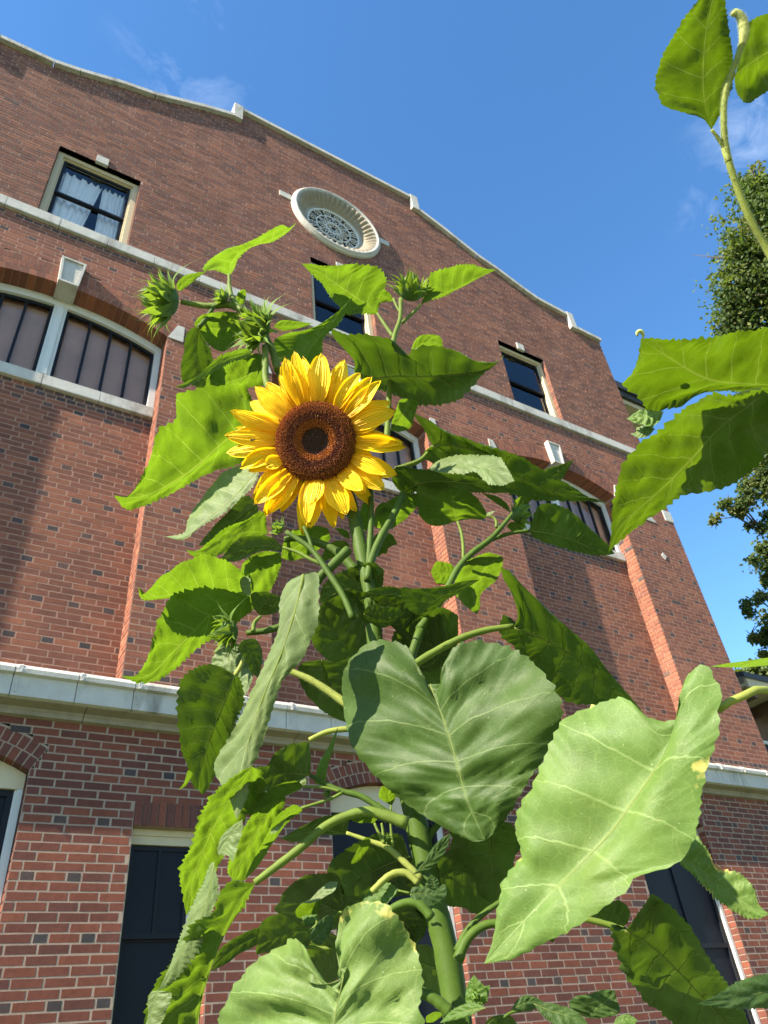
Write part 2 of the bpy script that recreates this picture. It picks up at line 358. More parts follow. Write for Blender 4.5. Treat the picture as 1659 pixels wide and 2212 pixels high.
M['leaf_dark'] = leaf_mat('sunflower_leaf_shaded', (0.034, 0.068, 0.016), (0.056, 0.094, 0.018), (0.085, 0.16, 0.004), tmix=0.3, sheen=.01)  # darker copy of the leaf green, shade of overhung leaves put into the colour
M['leaf_olive'] = leaf_mat('sunflower_leaf_olive', (0.046, 0.086, 0.014), (0.050, 0.086, 0.013), (0.105, 0.185, 0.002), tmix=0.4, sheen=.01)
def green(name, col, trans, tmix=0.25):
    m, n, l, b = mat_new(name); out = n.get('Material Output')
    geo = n.new('ShaderNodeNewGeometry')
    n1 = N(n, 'ShaderNodeTexNoise', Scale=45.0, Detail=6.0, Roughness=.7); l.new(geo.outputs['Position'], n1.inputs['Vector'])
    mx = n.new('ShaderNodeMixRGB'); mx.inputs[1].default_value = (*[c * .55 for c in col], 1); mx.inputs[2].default_value = (*[c * 1.4 for c in col], 1); l.new(n1.outputs['Fac'], mx.inputs[0])
    l.new(mx.outputs[0], b.inputs['Base Color']); b.inputs['Roughness'].default_value = 0.6; b.inputs['Specular IOR Level'].default_value = 0.18
    b.inputs['Sheen Weight'].default_value = 0.02
    b.inputs['Subsurface Weight'].default_value = 0.0
    tr = n.new('ShaderNodeBsdfTranslucent'); tr.inputs['Color'].default_value = (*trans, 1)
    ms = n.new('ShaderNodeMixShader'); ms.inputs[0].default_value = tmix; l.new(b.outputs[0], ms.inputs[1]); l.new(tr.outputs[0], ms.inputs[2]); l.new(ms.outputs[0], out.inputs['Surface'])
    return m
M['vein'] = green('leaf_vein', (0.215, 0.26, 0.075), (0.42, 0.52, 0.06), 0.55)
M['stem'] = green('green_stem', (0.046, 0.084, 0.008), (0.2, 0.34, 0.03), 0.12)
M['petiole'] = green('green_petiole', (0.105, 0.15, 0.022), (0.3, 0.45, 0.05), 0.2)
M['palestem'] = green('pale_yellow_stem', (0.21, 0.24, 0.05), (0.5, 0.55, 0.1), 0.2)
M['tipgreen'] = green('pale_yellow_tip', (0.40, 0.42, 0.14), (0.5, 0.52, 0.15), 0.2)
M['bract'] = green('bud_bract', (0.10, 0.165, 0.028), (0.24, 0.36, 0.02), 0.35)
M['budcore'] = green('bud_core', (0.06, 0.115, 0.02), (0.2, 0.34, 0.03), 0.1)
M['hair'] = green('stem_hair', (0.38, 0.42, 0.22), (0.4, 0.45, 0.22), 0.4)
def petal_mat():
    m, n, l, b = mat_new('yellow_petal'); out = n.get('Material Output')
    uv = n.new('ShaderNodeUVMap'); uv.uv_map = 'UVMap'; sep = n.new('ShaderNodeSeparateXYZ'); l.new(uv.outputs[0], sep.inputs[0])
    cr = n.new('ShaderNodeValToRGB'); l.new(sep.outputs['X'], cr.inputs[0])
    cr.color_ramp.elements[0].color = (0.80, 0.38, 0.006, 1); cr.color_ramp.elements[0].position = 0.0
    cr.color_ramp.elements[1].color = (0.93, 0.62, 0.010, 1); cr.color_ramp.elements[1].position = 0.45
    wv = N(n, 'ShaderNodeMath', operation='MULTIPLY'); wv.inputs[1].default_value = 55.0; l.new(sep.outputs['Y'], wv.inputs[0])
    sn = N(n, 'ShaderNodeMath', operation='SINE'); l.new(wv.outputs[0], sn.inputs[0])
    l.new(cr.outputs[0], b.inputs['Base Color']); b.inputs['Roughness'].default_value = 0.5; b.inputs['Specular IOR Level'].default_value = 0.3
    bp = N(n, 'ShaderNodeBump', Strength=0.6, Distance=0.0010); l.new(sn.outputs[0], bp.inputs['Height']); l.new(bp.outputs[0], b.inputs['Normal'])
    tr = n.new('ShaderNodeBsdfTranslucent'); tr.inputs['Color'].default_value = (0.96, 0.62, 0.006, 1)
    ms = n.new('ShaderNodeMixShader'); ms.inputs[0].default_value = 0.4; l.new(b.outputs[0], ms.inputs[1]); l.new(tr.outputs[0], ms.inputs[2]); l.new(ms.outputs[0], out.inputs['Surface'])
    return m
M['petal'] = petal_mat()
def tone_mat(name, rough=0.7, spec=0.3):
    m, n, l, b = mat_new(name)
    a = N(n, 'ShaderNodeVertexColor', layer_name='tone'); l.new(a.outputs['Color'], b.inputs['Base Color'])
    b.inputs['Roughness'].default_value = rough; b.inputs['Specular IOR Level'].default_value = spec
    return m
M['floret'] = tone_mat('disc_floret')
def treeleaf_mat():
    m, n, l, b = mat_new('tree_leaf'); out = n.get('Material Output')
    a = N(n, 'ShaderNodeVertexColor', layer_name='tone'); l.new(a.outputs['Color'], b.inputs['Base Color']); b.inputs['Roughness'].default_value = 0.65; b.inputs['Specular IOR Level'].default_value = 0.15
    tr = n.new('ShaderNodeBsdfTranslucent'); sc = N(n, 'ShaderNodeVectorMath', operation='MULTIPLY'); sc.inputs[1].default_value = (1.7, 1.9, 0.6); l.new(a.outputs['Color'], sc.inputs[0]); l.new(sc.outputs[0], tr.inputs['Color'])
    ms = n.new('ShaderNodeMixShader'); ms.inputs[0].default_value = 0.35; l.new(b.outputs[0], ms.inputs[1]); l.new(tr.outputs[0], ms.inputs[2]); l.new(ms.outputs[0], out.inputs['Surface'])
    return m
M['treeleaf'] = treeleaf_mat()

# ================================================================== SETTING
def sheet(name, x0, x1, y0, y1, z, mat):
    o = mesh_obj(name, [(x0, y0, z), (x1, y0, z), (x1, y1, z), (x0, y1, z)], [(0, 1, 2, 3)], mat)
    o['kind'] = 'structure'; return o
sheet('ground', -900, 900, -900, 900, 0.0, M['ground'])
sheet('path', -30, 40, -11.5, -8.5, 0.004, M['path'])

# ================================================================== BUILDING
XC = 3.97
XL, XR = -2.66, 10.60
CH = 0.0667                       # course height
BL, HL, JT = 0.203, 0.0955, 0.012
BAYS = (0.05, 3.98, 7.91)
BH = 1.25                         # half width of a bay
BD = 0.25                         # depth of a bay
building = empty('brick_building', (XC, 0, 0), 'red brick building with curved stone capped gable, round window and arched windows', 'building')
GAB = [(0, 16.03), (2.0, 16.03), (2.001, 15.68), (2.62, 15.40), (3.44, 14.96), (3.92, 14.81), (4.59, 14.51), (4.95, 14.39), (5.87, 14.33), (5.871, 13.96), (6.63, 13.94)]
def ztop(x):
    d = abs(x - XC)
    for (a, za), (b, zb) in zip(GAB, GAB[1:]):
        if d <= b: return za + (zb - za) * (d - a) / (b - a)
    return 13.94
def part(mb, name, mat, parent=None, smooth=False):
    return mb.build(name, M[mat], parent, smooth)

# segmental arches: half width, spring, apex, ring thickness
class Arch:
    def __init__(s, hw, spring, apex, ring):
        rise = apex - spring
        s.hw, s.spring, s.apex, s.ring = hw, spring, apex, ring
        s.R = (hw * hw + rise * rise) / (2 * rise); s.cz = apex - s.R
        s.th = math.asin(hw / s.R)
    def intr(s, dx): return s.cz + math.sqrt(max(0, s.R ** 2 - dx * dx))
    def half(s, z):
        """half width of opening plus ring at height z"""
        if z < s.spring: return s.hw
        ze = s.cz + (s.R + s.ring) * math.cos(s.th)
        if z < ze: return (z - s.cz) * math.tan(s.th)
        q = (s.R + s.ring) ** 2 - (z - s.cz) ** 2
        return math.sqrt(q) if q > 0 else 0
A_LOW = Arch(0.655, 3.45, 3.62, 0.215)
A_MID = Arch(BH, 8.99, 9.26, 0.33)
RW = (3.98, 13.62, 0.87)
def subtract(iv, a, b):
    out = []
    for (p, q) in iv:
        if b <= p or a >= q: out.append((p, q)); continue
        if a > p: out.append((p, a))
        if b < q: out.append((b, q))
    return out
def wall_iv(z):
    if z > 13.8:
        h = 0
        for i in range(665):
            d = i * 0.01
            if ztop(XC + d) - 0.09 >= z: h = d
        iv = [(XC - h, XC + h)]
    else: iv = [(XL, XR)]
    if z < 3.84:
        for c in BAYS:
            h = A_LOW.half(z)
            if h > 0: iv = subtract(iv, c - h, c + h)
        if z < 3.285: iv = subtract(iv, 1.54, 2.20)
    elif 4.15 < z < 9.6:
        for c in BAYS:
            h = A_MID.half(z)
            if h > 0: iv = subtract(iv, c - h, c + h)
    elif 10.49 < z < 12.2:
        for c in BAYS: iv = subtract(iv, c - 0.57, c + 0.57)
    if abs(z - RW[1]) < RW[2]:
        h = math.sqrt(RW[2] ** 2 - (z - RW[1]) ** 2); iv = subtract(iv, RW[0] - h, RW[0] + h)
    return [(a, b) for a, b in iv if b - a > 0.02]
rb = random.Random(3)
def tone_for(zone, dark):
    if dark:
        b = rb.choice(((0.060, 0.044, 0.042), (0.078, 0.050, 0.044), (0.050, 0.040, 0.040), (0.10, 0.056, 0.046)))
    else:
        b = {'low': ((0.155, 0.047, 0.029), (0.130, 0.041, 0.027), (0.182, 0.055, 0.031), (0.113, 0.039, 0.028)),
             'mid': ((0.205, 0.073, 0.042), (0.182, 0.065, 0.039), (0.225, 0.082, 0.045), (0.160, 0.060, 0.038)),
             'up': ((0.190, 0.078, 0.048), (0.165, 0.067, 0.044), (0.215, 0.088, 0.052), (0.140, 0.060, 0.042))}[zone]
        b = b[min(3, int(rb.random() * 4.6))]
    k = rb.uniform(0.88, 1.12)
    return tuple(v * k for v in b)
BR = []                            # (x0, x1, z0, z1, yface, tone, zone)
mortar = {k: MB() for k in ('lower_wall', 'middle_wall', 'gable_wall', 'bay_wall', 'bay_wall1', 'bay_wall2')}
def course(i, iv, y, zone, key, dz0=0):
    z0, z1 = i * CH, (i + 1) * CH
    mb = mortar[key]; rec = 0.0030 if zone == 'up' else 0.0011
    for (a, b) in iv:
        k = len(mb.v); mb.v += [(a, y + rec, z0), (b, y + rec, z0), (b, y + rec, z1), (a, y + rec, z1)]; mb.f.append((k, k + 1, k + 2, k + 3))
    flem = (i % 6 == 4) and zone != 'up'
    band = (10.16 < z0 < 10.28) or (4.30 < z0 < 4.40 and y == 0) or (7.6 < z0 and y > 0)
    seq_off = (0.0 if i % 2 else 0.5) * (BL + JT)
    per = BL + HL + 2 * JT if flem else ((HL + JT) if band else (BL + JT))
    seq_off += rb.uniform(-.04, .04)
    if flem: seq_off = (0.5 if (i // 6) % 2 else 0.0) * per
    for (a, b) in iv:
        n0 = int((a - XL - seq_off) // per) - 1
        x = XL + seq_off + n0 * per
        while x < b:
            items = ((x, BL, False), (x + BL + JT, HL, True)) if flem else ((x, HL if band else BL, band),)
            for (xs, ln, dk) in items:
                p, q = max(xs, a + JT * .4), min(xs + ln, b - JT * .4)
                if q - p > 0.022:
                    if not dk and rb.random() < 0.004: dk2 = True
                    else: dk2 = dk and rb.random() < 0.93
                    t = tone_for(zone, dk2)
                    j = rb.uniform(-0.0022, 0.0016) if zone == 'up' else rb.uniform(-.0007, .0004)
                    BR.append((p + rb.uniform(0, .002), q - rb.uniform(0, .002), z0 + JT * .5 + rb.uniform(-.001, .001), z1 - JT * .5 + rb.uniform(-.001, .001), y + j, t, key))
            x += per
for i in range(0, int(16.0 / CH) + 1):
    zc = (i + .5) * CH
    key, zone = ('lower_wall', 'low') if zc < 4.2 else (('middle_wall', 'mid') if zc < 10.45 else ('gable_wall', 'up'))
    course(i, wall_iv(zc), 0.0, zone, key)
    if 4.1 < zc < 7.78:
        for c, kb in zip(BAYS, ('bay_wall', 'bay_wall1', 'bay_wall2')): course(i, [(c - BH, c + BH)], BD, 'mid', kb)
walls = {}
for k, mb in mortar.items():
    walls[k] = part(mb, k.rstrip('12'), {'l': 'mortar', 'g': 'mortar_brown'}.get(k[0], 'mortar_pink'), building)
# brick meshes: the largest in view are objects of their own, the rest are joined per wall
cand = []
for idx, b in enumerate(BR):
    c = Vector(((b[0] + b[1]) / 2, b[4], (b[2] + b[3]) / 2)); px = to_px(c)
    hidden = (455 < px[0] < 1500 and 1750 > px[1] > 1250 and (px[0] - 455) > 0 and px[1] < 1400)
    if -10 < px[0] < 1670 and -10 < px[1] < 2222 and b[1] - b[0] > 0.05:
        cand.append(((c - CAM).length, idx))
cand.sort()
single = set(i for _, i in cand[:300])
def brick_faces(mb, b, y1=0.012, t=None):
    x0, x1, z0, z1, y, tone = b[:6]
    e = 0.0009
    k = len(mb.v)
    q = lambda: rb.uniform(-.0016, .0016)
    c4 = [(x0 + q(), z0 + q()), (x1 + q(), z0 + q()), (x1 + q(), z1 + q()), (x0 + q(), z1 + q())]; s4 = ((1, 1), (-1, 1), (-1, -1), (1, -1))
    mb.v += [(a, y + .011, b_) for a, b_ in c4] + [(a, y + e, b_) for a, b_ in c4] + [(a + e * u, y + rb.uniform(0, .0004), b_ + e * v) for (a, b_), (u, v) in zip(c4, s4)]
    for r in (0, 4):
        for q in range(4):
            q2 = (q + 1) % 4; mb.f.append((k + r + q, k + r + q2, k + r + 4 + q2, k + r + 4 + q))
    mb.f.append((k + 8, k + 9, k + 10, k + 11))
    mb.t += [tone] * 12
joined = {k: MB() for k in mortar}
cache = {}
for idx, b in enumerate(BR):
    if idx in single:
        dk = b[5][0] < 0.1
        ln = round((b[1] - b[0]) / 0.01) * 0.01
        key = (ln, dk, idx % 9)
        if key not in cache:
            mb = MB(); brick_faces(mb, (-ln / 2, ln / 2, -(CH - JT) / 2, (CH - JT) / 2, 0.0, b[5]))
            me = bpy.data.meshes.new('brick'); me.from_pydata(mb.v, [], mb.f); me.materials.append(M['brick'])
            a = me.color_attributes.new('tone', 'FLOAT_COLOR', 'POINT'); fl = []
            for t in mb.t: fl.extend((*t, 1.0))
            a.data.foreach_set('color', fl); cache[key] = me
        o = link_obj('brick', cache[key], walls[b[6]])
        o.location = ((b[0] + b[1]) / 2, b[4], (b[2] + b[3]) / 2)
    else: brick_faces(joined[b[6]], b)
for k, mb in joined.items():
    o = part(mb, 'brickwork', 'brick', walls[k]); o['kind'] = 'stuff'
# brick reveals of the bays
rev = MB()
for c in BAYS:
    for s in (1, -1):
        x = c + s * BH
        revm = MB(); revm.box(min(x, x + s * .05) + (0.006 if s > 0 else 0), max(x, x + s * .05) - (0.006 if s < 0 else 0), 0.02, BD + 0.05, 4.2, 9.05)
        part(revm, 'reveal', 'mortar_pink', building)
        for i in range(int(4.2 / CH), int(9.0 / CH)):
            z0 = i * CH
            cuts = ((0.002, 0.112), (0.124, 0.248)) if i % 2 else ((0.002, 0.168), (0.180, 0.248))
            for (ya, yb) in cuts:
                t = tone_for('mid', rb.random() < .02)
                t = tuple(v * 1.15 for v in t)  # reveal bricks lifted in tone, their sunlit brightness put into the colour
                xx = x + rb.uniform(-.0015, .0015)
                rev.box(min(xx, xx + s * .02), max(xx, xx + s * .02), ya, yb, z0 + JT / 2, z0 + CH - JT / 2, t)
o = part(rev, 'reveal_brickwork', 'brick', building); o['kind'] = 'stuff'
# window reveals of the lower floor and upper windows
lr = MB()
def jamb(x, s, z0, z1, depth, zone):
    lm = MB(); lm.box(min(x + s * .006, x + s * .05), max(x + s * .006, x + s * .05), 0.012, depth + .1, z0, z1); part(lm, 'reveal', 'mortar', building)
    for i in range(int(z0 / CH), int(z1 / CH)):
        cuts = ((0.002, 0.10), (0.112, depth)) if i % 2 else ((0.002, depth),)
        for (ya, yb) in cuts:
            if yb - ya < .02: continue
            t = tone_for(zone, False)
            lr.box(min(x, x + s * .02), max(x, x + s * .02), ya, yb, i * CH + JT / 2, i * CH + CH - JT / 2, t)
for c in BAYS:
    for s in (1, -1):
        jamb(c + s * .655, s, 0.8, 3.46, 0.16, 'low'); jamb(c + s * .57, s, 10.5, 12.2, 0.12, 'up')
jamb(1.54, -1, 0.8, 3.29, 0.16, 'low'); jamb(2.20, 1, 0.8, 3.29, 0.16, 'low')
o = part(lr, 'reveal_brickwork', 'brick', building); o['kind'] = 'stuff'

# arches
def arch_bricks(c, A, rows, wid, depth, zone, singles):
    rt = A.ring / rows
    mm = MB(); k = 24
    for j in range(k):                              # mortar bed of the ring
        t0, t1 = -A.th + 2 * A.th * j / k, -A.th + 2 * A.th * (j + 1) / k
        P = []
        for y in (0.0016, depth):
            for (t, r) in ((t0, A.R + .006), (t1, A.R + .006), (t1, A.R + A.ring + .01), (t0, A.R + A.ring + .01)):
                P.append((c + r * math.sin(t), y, A.cz + r * math.cos(t)))
        mm.hexa([P[0], P[1], P[5], P[4], P[3], P[2], P[6], P[7]])
    ring = part(mm, 'window_arch', 'mortar' if singles else 'mortar_pink', building)
    al = MB()
    for r_ in range(rows):
        r0 = A.R + r_ * rt + .001; r1 = r0 + rt - .010
        n = int(2 * A.th * (r0 + rt / 2) / wid)
        for j in range(n):
            g = .0055 / r0
            t0, t1 = -A.th + 2 * A.th * j / n + g, -A.th + 2 * A.th * (j + 1) / n - g
            y0 = rb.uniform(-.0012, .0004)
            P = []
            for y in (y0, depth - .01 if r_ == 0 else .05):
                for (t, r) in ((t0, r0), (t1, r0), (t1, r1), (t0, r1)):
                    P.append((c + r * math.sin(t), y, A.cz + r * math.cos(t)))
            mb = MB() if singles else al
            mb.hexa([P[0], P[1], P[5], P[4], P[3], P[2], P[6], P[7]], tone_for(zone, False))
            if singles: part(mb, 'arch_brick', 'brick', ring)
    if not singles:
        o = part(al, 'arch_brickwork', 'brick', ring); o['kind'] = 'stuff'
for c in BAYS:
    arch_bricks(c, A_LOW, 2, 0.068, 0.18, 'low', True)
    arch_bricks(c, A_MID, 3, 0.085, BD + .02, 'mid', False)
# soldier lintel over the narrow window
mb = MB(); mb.box(1.54, 2.20, .012, .17, 3.09, 3.285)
lint = part(mb, 'lintel', 'mortar', building)
for j in range(10):
    x = 1.545 + j * 0.0655
    mb = MB(); mb.box(x, x + .054, rb.uniform(-.003, .001), .168, 3.092, 3.278, tone_for('low', False)); part(mb, 'lintel_brick', 'brick', lint)

# ------------------------------------------------ stone trim
def stones(name, x0, x1, step, poly, jitter=0.0, mat='stone'):
    """row of stone blocks, profile poly in (y, z), run along x"""
    x = x0
    while x < x1 - .05:
        e = min(x + step * rb.uniform(.96, 1.04), x1); e = x1 if x1 - e < .12 else e
        mb = MB(); n = len(poly)
        dy = rb.uniform(-jitter, jitter)
        mb.v = [(x + .003, p[0] + dy, p[1]) for p in poly] + [(e - .003, p[0] + dy, p[1]) for p in poly]
        mb.f = [tuple(range(n - 1, -1, -1)), tuple(range(n, 2 * n))] + [(i, (i + 1) % n, n + (i + 1) % n, n + i) for i in range(n)]
        part(mb, name, mat, building); x = e
stones('cornice_stone', XL - .2, XR + .2, .475, [(-.165, 3.948), (-.20, 3.955), (-.205, 4.118), (-.245, 4.128), (-.25, 4.165), (-.235, 4.19), (-.02, 4.30), (.014, 4.305), (.26, 4.31), (.26, 3.97), (.012, 3.97)], .002)
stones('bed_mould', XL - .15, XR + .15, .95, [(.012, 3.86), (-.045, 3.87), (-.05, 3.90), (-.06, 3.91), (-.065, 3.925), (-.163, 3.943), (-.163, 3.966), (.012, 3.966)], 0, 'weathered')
xj = XL - .2
for k in range(29):                 # lumps of repair mortar on the cornice joints
    xj += .475
    if not (-1 < xj < 11): continue
    mb = MB(); w0 = rb.uniform(.012, .022)
    mb.hexa([(xj - w0, -.256, 4.125), (xj + w0 * .8, -.254, 4.13), (xj + w0, -.2, 4.13), (xj - w0, -.2, 4.13), (xj - w0 * .7, -.252, 4.185), (xj + w0, -.248, 4.195), (xj + w0, -.19, 4.225), (xj - w0 * .8, -.19, 4.22)])
    mb.box(xj - w0 * .5, xj + w0 * .4, -.2085, -.2, 3.97 + rb.uniform(0, .05), 4.10)
    part(mb, 'joint_mortar', 'stone', building)
stones('belt_stone', XL - .03, XR + .03, .62, [(.02, 10.30), (-.045, 10.30), (-.05, 10.31), (-.05, 10.475), (-.02, 10.495), (.02, 10.50)], .002)
for c in BAYS:
    stones('sill_stone', c - BH + .003, c + BH - .003, .62, [(BD + .1, 7.73), (BD - .05, 7.73), (BD - .055, 7.74), (BD - .055, 7.885), (BD - .02, 7.905), (BD + .1, 7.93)])
    # panelled keystone over the arch
    kw0, kw1 = .115, .145
    ks = MB()
    z0, z1 = 9.22, 9.69
    def P(x, z, y): return (c + x, y, z)
    ks.hexa([P(-kw0, z0, -.06), P(kw0, z0, -.06), P(kw0, z0, .26), P(-kw0, z0, .26), P(-kw1, z1, -.06), P(kw1, z1, -.06), P(kw1, z1, .02), P(-kw1, z1, .02)])
    kst = part(ks, 'keystone', 'stone', building)
    rim = MB()
    t = .028
    rim.hexa([P(-kw0, z0, -.085), P(-kw0 + t, z0, -.085), P(-kw0 + t, z0, -.061), P(-kw0, z0, -.061), P(-kw1, z1, -.085), P(-kw1 + t, z1, -.085), P(-kw1 + t, z1, -.061), P(-kw1, z1, -.061)])
    rim.hexa([P(kw0 - t, z0, -.085), P(kw0, z0, -.085), P(kw0, z0, -.061), P(kw0 - t, z0, -.061), P(kw1 - t, z1, -.085), P(kw1, z1, -.085), P(kw1, z1, -.061), P(kw1 - t, z1, -.061)])
    rim.box(c - kw0 + t, c + kw0 - t, -.084, -.061, z0, z0 + t); rim.box(c - kw1 + t, c + kw1 - t, -.084, -.061, z1 - t, z1)
    part(rim, 'panel_rim', 'stone', kst)
    for s in (1, -1):
        mb = MB(); x = c + s * BH
        mb.prism([(x + s * .004, 8.98), (x + s * .20, 8.98), (x + s * .20, 9.27), (x + s * .11, 9.27)], -.012, .03); part(mb, 'impost_stone', 'stone', building)
    mb = MB(); mb.box(c - .085, c + .085, -.02, .03, 12.20, 12.37); part(mb, 'window_keystone', 'stone', building)
for sx in (1, -1):
    def X(d): return XC + sx * d
    mb = MB(); mb.prism([(X(6.42), 8.82), (X(6.64), 8.82), (X(6.64), 9.06), (X(6.42), 9.06)], -.012, .02); part(mb, 'corner_stone', 'stone', building)
    mb = MB(); mb.prism([(X(5.80), 8.66), (X(6.11), 8.66), (X(5.955), 8.82)], -.012, .02); part(mb, 'corner_stone', 'stone', building)
    mb = MB(); mb.prism([(X(5.95), 7.84), (X(6.01), 7.91), (X(5.95), 7.98), (X(5.89), 7.91)], -.012, .02); part(mb, 'corner_stone', 'stone', building)
# coping stones of the gable
def coping(x0, z0, x1, z1):
    L = math.hypot(x1 - x0, z1 - z0); n = max(1, round(L / .62)); dx, dz = (x1 - x0) / L, (z1 - z0) / L
    nx, nz = -dz, dx
    if nz < 0: nx, nz = -nx, -nz
    for i in range(n):
        a, b = L * i / n + .003, L * (i + 1) / n - .003
        pa, pb = (x0 + dx * a, z0 + dz * a), (x0 + dx * b, z0 + dz * b)
        mb = MB(); t = .09
        mb.prism([(pa[0] - nx * t, pa[1] - nz * t), (pb[0] - nx * t, pb[1] - nz * t), pb, pa], -.075, .45)
        part(mb, 'coping_stone', 'stone', building)
for sx in (1, -1):
    for (a, za), (b, zb) in zip(GAB, GAB[1:]):
        if b - a < .01:
            mb = MB(); x = XC + sx * a
            mb.box(min(x - sx * .13, x + sx * .035), max(x - sx * .13, x + sx * .035), -.082, .452, zb - .12, za + .035); part(mb, 'kneeler_stone', 'stone', building)
        else: coping(XC + sx * a, za, XC + sx * b, zb)
# shell behind the facade
sh = MB()
sh.box(XL + .02, XR - .02, 14, 14.2, 0, 13.7); sh.box(XR - .3, XR - .008, .36, 14, 0, 13.8); sh.box(XL + .008, XL + .3, .36, 14, 0, 13.8)
sh.box(XR - .3, XR - .004, .012, .36, 0, 13.85); sh.box(XL + .004, XL + .3, .012, .36, 0, 13.85)
part(sh, 'side_wall', 'mortar', building)
g = MB(); poly = []
for i in range(-66, 67): poly.append((XC + i * .1, ztop(XC + i * .1) - .11))
poly = [(XL + .05, 12.95)] + poly + [(XR - .05, 12.95)]
g.prism(poly, .47, .52); part(g, 'parapet_back', 'mortar', building)
rf = MB(); rf.hexa([(XL, .4, 13.2), (XR, .4, 13.2), (XR, 14.2, 13.2), (XL, 14.2, 13.2), (XC - .1, .4, 15.2), (XC + .1, .4, 15.2), (XC + .1, 14.2, 15.2), (XC - .1, 14.2, 15.2)]); part(rf, 'roof', 'slate', building)
rm = MB(); rm.box(XL + .3, XR - .3, 1.6, 1.65, 0, 12.9)
for z in (4.1, 10.2, 12.9): rm.box(XL + .3, XR - .3, .42, 1.6, z - .1, z)
part(rm, 'room_wall', 'interior', building)

# ------------------------------------------------ windows
def frame_box(mb, x0, x1, z0, z1, y0, y1, t, tb=None):
    tb = t if tb is None else tb
    mb.box(x0, x0 + t, y0, y1, z0, z1); mb.box(x1 - t, x1, y0, y1, z0, z1)
    mb.box(x0 + t, x1 - t, y0 + .001, y1, z1 - t, z1)
    if tb > 0: mb.box(x0 + t, x1 - t, y0 + .001, y1, z0, z0 + tb)
def quad_y(x0, x1, z0, z1, y):
    mb = MB(); mb.v = [(x0, y, z0), (x1, y, z0), (x1, y, z1), (x0, y, z1)]; mb.f = [(0, 1, 2, 3)]; return mb
for wi, c in enumerate(BAYS):
    x0, x1, z0, z1 = c - .57, c + .57, 10.495, 12.2
    mb = MB(); frame_box(mb, x0 + .005, x1 - .005, z0, z1 - .003, .085, .20, .075, 0); frame_box(mb, x0 + .08, x1 - .08, z0, z1 - .078, .12, .2, .022, 0)
    win = part(mb, 'window', 'cream', building)
    sb = MB(); a, b = x0 + .103, x1 - .103; zm = z0 + .80
    frame_box(sb, a, b, zm - .02, z1 - .101, .135, .165, .04); frame_box(sb, a, b, z0 + .002, zm + .03, .168, .198, .045)
    part(sb, 'sash', 'black', win)
    part(quad_y(a + .04, b - .04, zm + .02, z1 - .14, .150), 'pane', 'glass', win)
    part(quad_y(a + .045, b - .045, z0 + .047, zm - .015, .183), 'pane', 'glass', win)
    if wi == 0:
        for (xa, xb, xa2, xb2) in ((a + .02, c + .10, a + .02, c - .05), (c + .11, b - .02, c + .16, b - .02)):
            mb = MB(); n = 40; rows = 12
            for r_ in range(rows + 1):
                v = r_ / rows; z = z1 - .16 - v * (z1 - z0 - .2)
                for i in range(n + 1):
                    u = i / n; x = (xa + (xb - xa) * u) * (1 - v) + (xa2 + (xb2 - xa2) * u) * v
                    mb.v.append((x, .27 + .022 * math.sin(u * 34 + 1.5 * math.sin(u * 7)) + .01 * math.sin(u * 61 + v), z))
            for r_ in range(rows):
                for i in range(n):
                    k = r_ * (n + 1) + i; mb.f.append((k, k + 1, k + n + 2, k + n + 1))
            part(mb, 'curtain', 'curtain', win, True)
for c in BAYS:                     # wide arched windows of the first floor
    mb = MB(); n = 24
    yf0, yf1 = BD - .02, BD + .08
    hw = BH - .004
    pts_o = [(c - hw + 2 * hw * i / n, A_MID.intr(-hw + 2 * hw * i / n) - .004) for i in range(n + 1)]
    for i in range(n):             # head following the arch
        (xa, za), (xb, zb) = pts_o[i], pts_o[i + 1]
        t = .12
        mb.hexa([(xa, yf0, za - t), (xb, yf0, zb - t), (xb, yf1, zb - t), (xa, yf1, za - t), (xa, yf0, za), (xb, yf0, zb), (xb, yf1, zb), (xa, yf1, za)])
    for s in (1, -1): mb.box(min(c + s * hw, c + s * (hw - .075)), max(c + s * hw, c + s * (hw - .075)), yf0 + .001, yf1, 7.9, 8.9)
    mb.box(c - .075, c + .075, yf0 + .002, yf1, 7.9, A_MID.apex - .12); mb.box(c - .035, c + .035, yf0 - .02, yf0 + .002, 7.91, A_MID.apex - .14)
    win = part(mb, 'window', 'white', building)
    for s in (1, -1):
        sb = MB()
        xa, xb = sorted((c + s * .078, c + s * (hw - .077)))
        def zt(x): return A_MID.intr(x - c) - .125
        y0, y1 = BD + .02, BD + .06
        sb.box(xa, xa + .035, y0, y1, 7.905, zt(xa + .035)); sb.box(xb - .035, xb, y0, y1, 7.905, zt(xb))
        sb.box(xa + .035, xb - .035, y0 + .001, y1, 7.905, 7.945)
        for i in range(10):
            p, q = xa + (xb - xa) * i / 10, xa + (xb - xa) * (i + 1) / 10
            sb.hexa([(p, y0 + .002, zt(p) - .045), (q, y0 + .002, zt(q) - .045), (q, y1, zt(q) - .045), (p, y1, zt(p) - .045), (p, y0 + .002, zt(p)), (q, y0 + .002, zt(q)), (q, y1, zt(q)), (p, y1, zt(p))])
        w4 = (xb - xa - .07) / 4
        for k in (1, 2, 3):
            x = xa + .035 + w4 * k; sb.box(x - .016, x + .016, y0 + .004, y1, 7.94, zt(x) - .04)
        part(sb, 'sash', 'black', win)
        for k in range(4):
            p, q = xa + .035 + w4 * k + .011, xa + .035 + w4 * (k + 1) - .011
            g = MB(); ty = rb.uniform(-.004, .004)
            g.v = [(p, BD + .04, 7.945), (q, BD + .04 + ty, 7.945), (q, BD + .04 + ty, zt(q) - .042), (p, BD + .04, zt(p) - .042)]; g.f = [(0, 1, 2, 3)]; part(g, 'pane', 'glass', win)
        bl = quad_y(xa, xb, 7.9, 9.13, BD + .11); part(bl, 'blind', 'blind', win)
